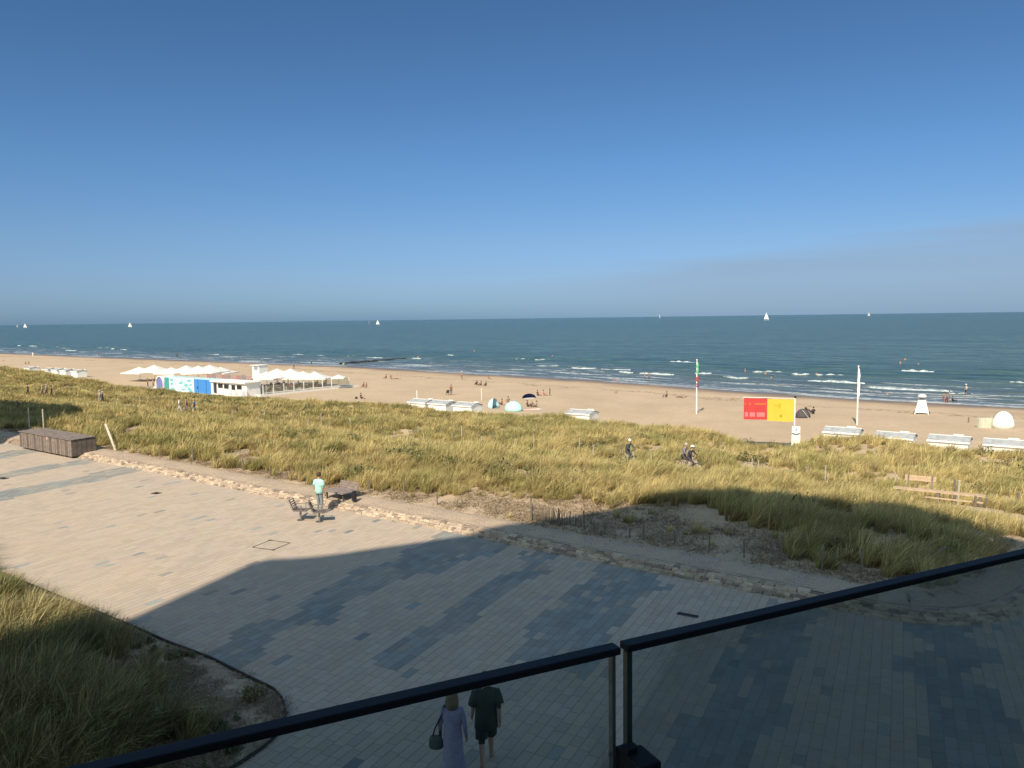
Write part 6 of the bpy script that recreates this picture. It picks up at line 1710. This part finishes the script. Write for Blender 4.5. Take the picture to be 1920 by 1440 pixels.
# tables, chairs, sofas and guests
TBL = plain('table_top_grey', (0.30, 0.28, 0.26), .6); CHR = plain('rattan_dark', (0.05, 0.045, 0.045), .8, 0, .3, 20)
def table_geo():
    e = empty('terrace_table'); MB().box((0, 0, .73), (.9, .9, .04)).build('tabletop', TBL, e); MB().tube([(0, 0, 0), (0, 0, .71)], .04, 8).build('stem', DARKM, e); MB().box((0, 0, .02), (.5, .5, .04)).build('foot', DARKM, e); return e
def chair_geo():
    e = empty('terrace_chair'); MB().box((0, 0, .43), (.5, .48, .06)).build('seat', CHR, e); MB().bar((0, -.24, .46), (0, -.33, .92), .5, .04, up=(1, 0, 0)).v
    m_ = MB(); m_.box((0, -.27, .68), (.5, .05, .46)); m_.build('backrest', CHR, e)
    for sx in (-.21, .21):
        for sy in (-.2, .2): MB().box((sx, sy, .2), (.04, .04, .4)).build('leg', DARKM, e)
    return e
t0_, c0_ = table_geo(), chair_geo(); tf = cf = True
GUEST = [('black', (0.03, 0.03, 0.03)), ('navy', (0.03, 0.04, 0.10)), ('brown', (0.12, 0.07, 0.05)), ('dark red', (0.30, 0.05, 0.05)), ('charcoal', (0.07, 0.07, 0.075)), ('olive', (0.12, 0.11, 0.06)), ('white', (0.75, 0.73, 0.7)), ('dark green', (0.04, 0.08, 0.05)),
         ('grey', (0.28, 0.27, 0.27)), ('plum', (0.14, 0.05, 0.09)), ('blue', (0.08, 0.16, 0.36)), ('pink', (0.62, 0.30, 0.32))]
tabs = [(-107.0, 78.6, 'by the front corner'), (-107.1, 81.4, 'second along the glass screen'), (-107.2, 84.2, 'third along the glass screen'), (-107.3, 87.2, 'fourth along the glass screen'), (-107.5, 90.4, 'fifth along the glass screen'),
        (-110.4, 80.2, 'behind the kitchen hut'), (-110.6, 83.8, 'mid second row'), (-110.8, 87.5, 'ending the second row'), (-114.2, 82.0, 'starting the third row'), (-114.5, 86.0, 'ending the third row'),
        (-121, 82.5, 'behind the blue panel'), (-125, 82.5, 'behind the mural'), (-129, 83, 'behind the teal panel')]
gi = 0
for ti, (u, s_, where) in enumerate(tabs):
    x, y, z = us(u, s_, DZ - .02); o = t0_ if tf else copy_tree(t0_); tf = False
    o.location = (x, y, z); o.rotation_euler = (0, 0, COAST); tag(o, 'square grey table ' + where, 'table', 'tables on the restaurant terrace')
    for k_, a in enumerate((0, 1.57, 3.14, 4.71)):
        if random.random() < .2: continue
        aa = a + COAST; cx, cy = x + .78 * math.cos(aa), y + .78 * math.sin(aa)
        o = c0_ if cf else copy_tree(c0_); cf = False
        o.location = (cx, cy, z); o.rotation_euler = (0, 0, aa + math.pi / 2); tag(o, 'dark wicker chair on the %s side of the table %s' % (('right', 'seaward', 'left', 'landward')[k_], where), 'chair', 'wicker chairs on the restaurant terrace')
        if random.random() < .62 and k_ < 3:
            nm, col = GUEST[gi % 12]; gi += 1
            person((cx, cy, z - .05), aa + math.pi / 2, 'chair', col, random.choice([(0.04, 0.04, 0.05), (0.12, 0.11, 0.10), (0.05, 0.06, 0.10)]),
                   'guest in %s seated at the table %s' % (nm, where), hair=random.choice(['brown', 'black', 'blond', 'grey']), legs='long', group='guests on the restaurant terrace')
for (px, s_, nm, col) in ((611, 90.5, 'black', (0.04, 0.04, 0.04)), (532, 84.5, 'dark brown', (0.08, 0.05, 0.04)), (540, 86, 'grey-green', (0.15, 0.17, 0.14))):
    x, y, _ = at_s(px, 712, s_ * KS); person((x, y, DZ), random.uniform(-3, 3), 'stand', col, (0.05, 0.05, 0.05), 'person in %s standing among the terrace tables' % nm)
RDC = cloth((0.42, 0.06, 0.08)); PKC = cloth((0.62, 0.25, 0.28))
for (u, s_, m0, lab) in ((-117.5, 79.6, PKC, 'pink cushioned sofa at the left of the four on the terrace'), (-115.0, 79.9, RDC, 'dark red sofa, second of the four on the terrace'), (-118.5, 83.4, RDC, 'dark red sofa behind the pink one'), (-112.6, 78.4, RDC, 'dark red sofa nearest the kitchen hut')):
    e = empty('lounge_sofa', us(u, s_), COAST, lab, 'sofa')
    MB().box((0, 0, .35), (1.9, .85, .2)).build('seat_cushion', m0, e); MB().box((0, .42, .72), (1.9, .2, .62)).build('backrest', m0, e); MB().box((0, 0, .14), (1.9, .85, .2)).build('frame', WHITE, e)
    for sx in (-1, 1): MB().box((1.02 * sx, 0, .38), (.14, .9, .6)).build('armrest', WHITE, e)
for (u, s_, lab) in ((-134.5, 78, 'dark stool left of the arched shelter'), (-137.0, 78.5, 'dark stool further left of the arched shelter')):
    m_ = MB(); m_.loft([(0, 0, .0, .22, .22), (0, 0, .5, .18, .18), (0, 0, .8, .26, .26), (0, 0, .86, .26, .26)], 12); tag(m_.build('bar_stool', CHR, None, us(u, s_, -4.5)), lab, 'stool')
for (px, s_, t_, b_, lab) in ((277, 77, (0.12, 0.09, 0.07), (0.06, 0.05, 0.05), 'person in brown standing left of the arched shelter'), (287, 76.5, (0.25, 0.2, 0.17), (0.08, 0.07, 0.07), 'person in beige-brown further left of the arched shelter'), (300, 76.5, (0.05, 0.04, 0.04), (0.04, 0.04, 0.04), 'person in black next to the arched shelter')):
    x, y, z = at_s(px, 715, s_ * KS); person((x, y, z), R(140), 'stand', t_, b_, lab)

bpy.context.view_layer.update()
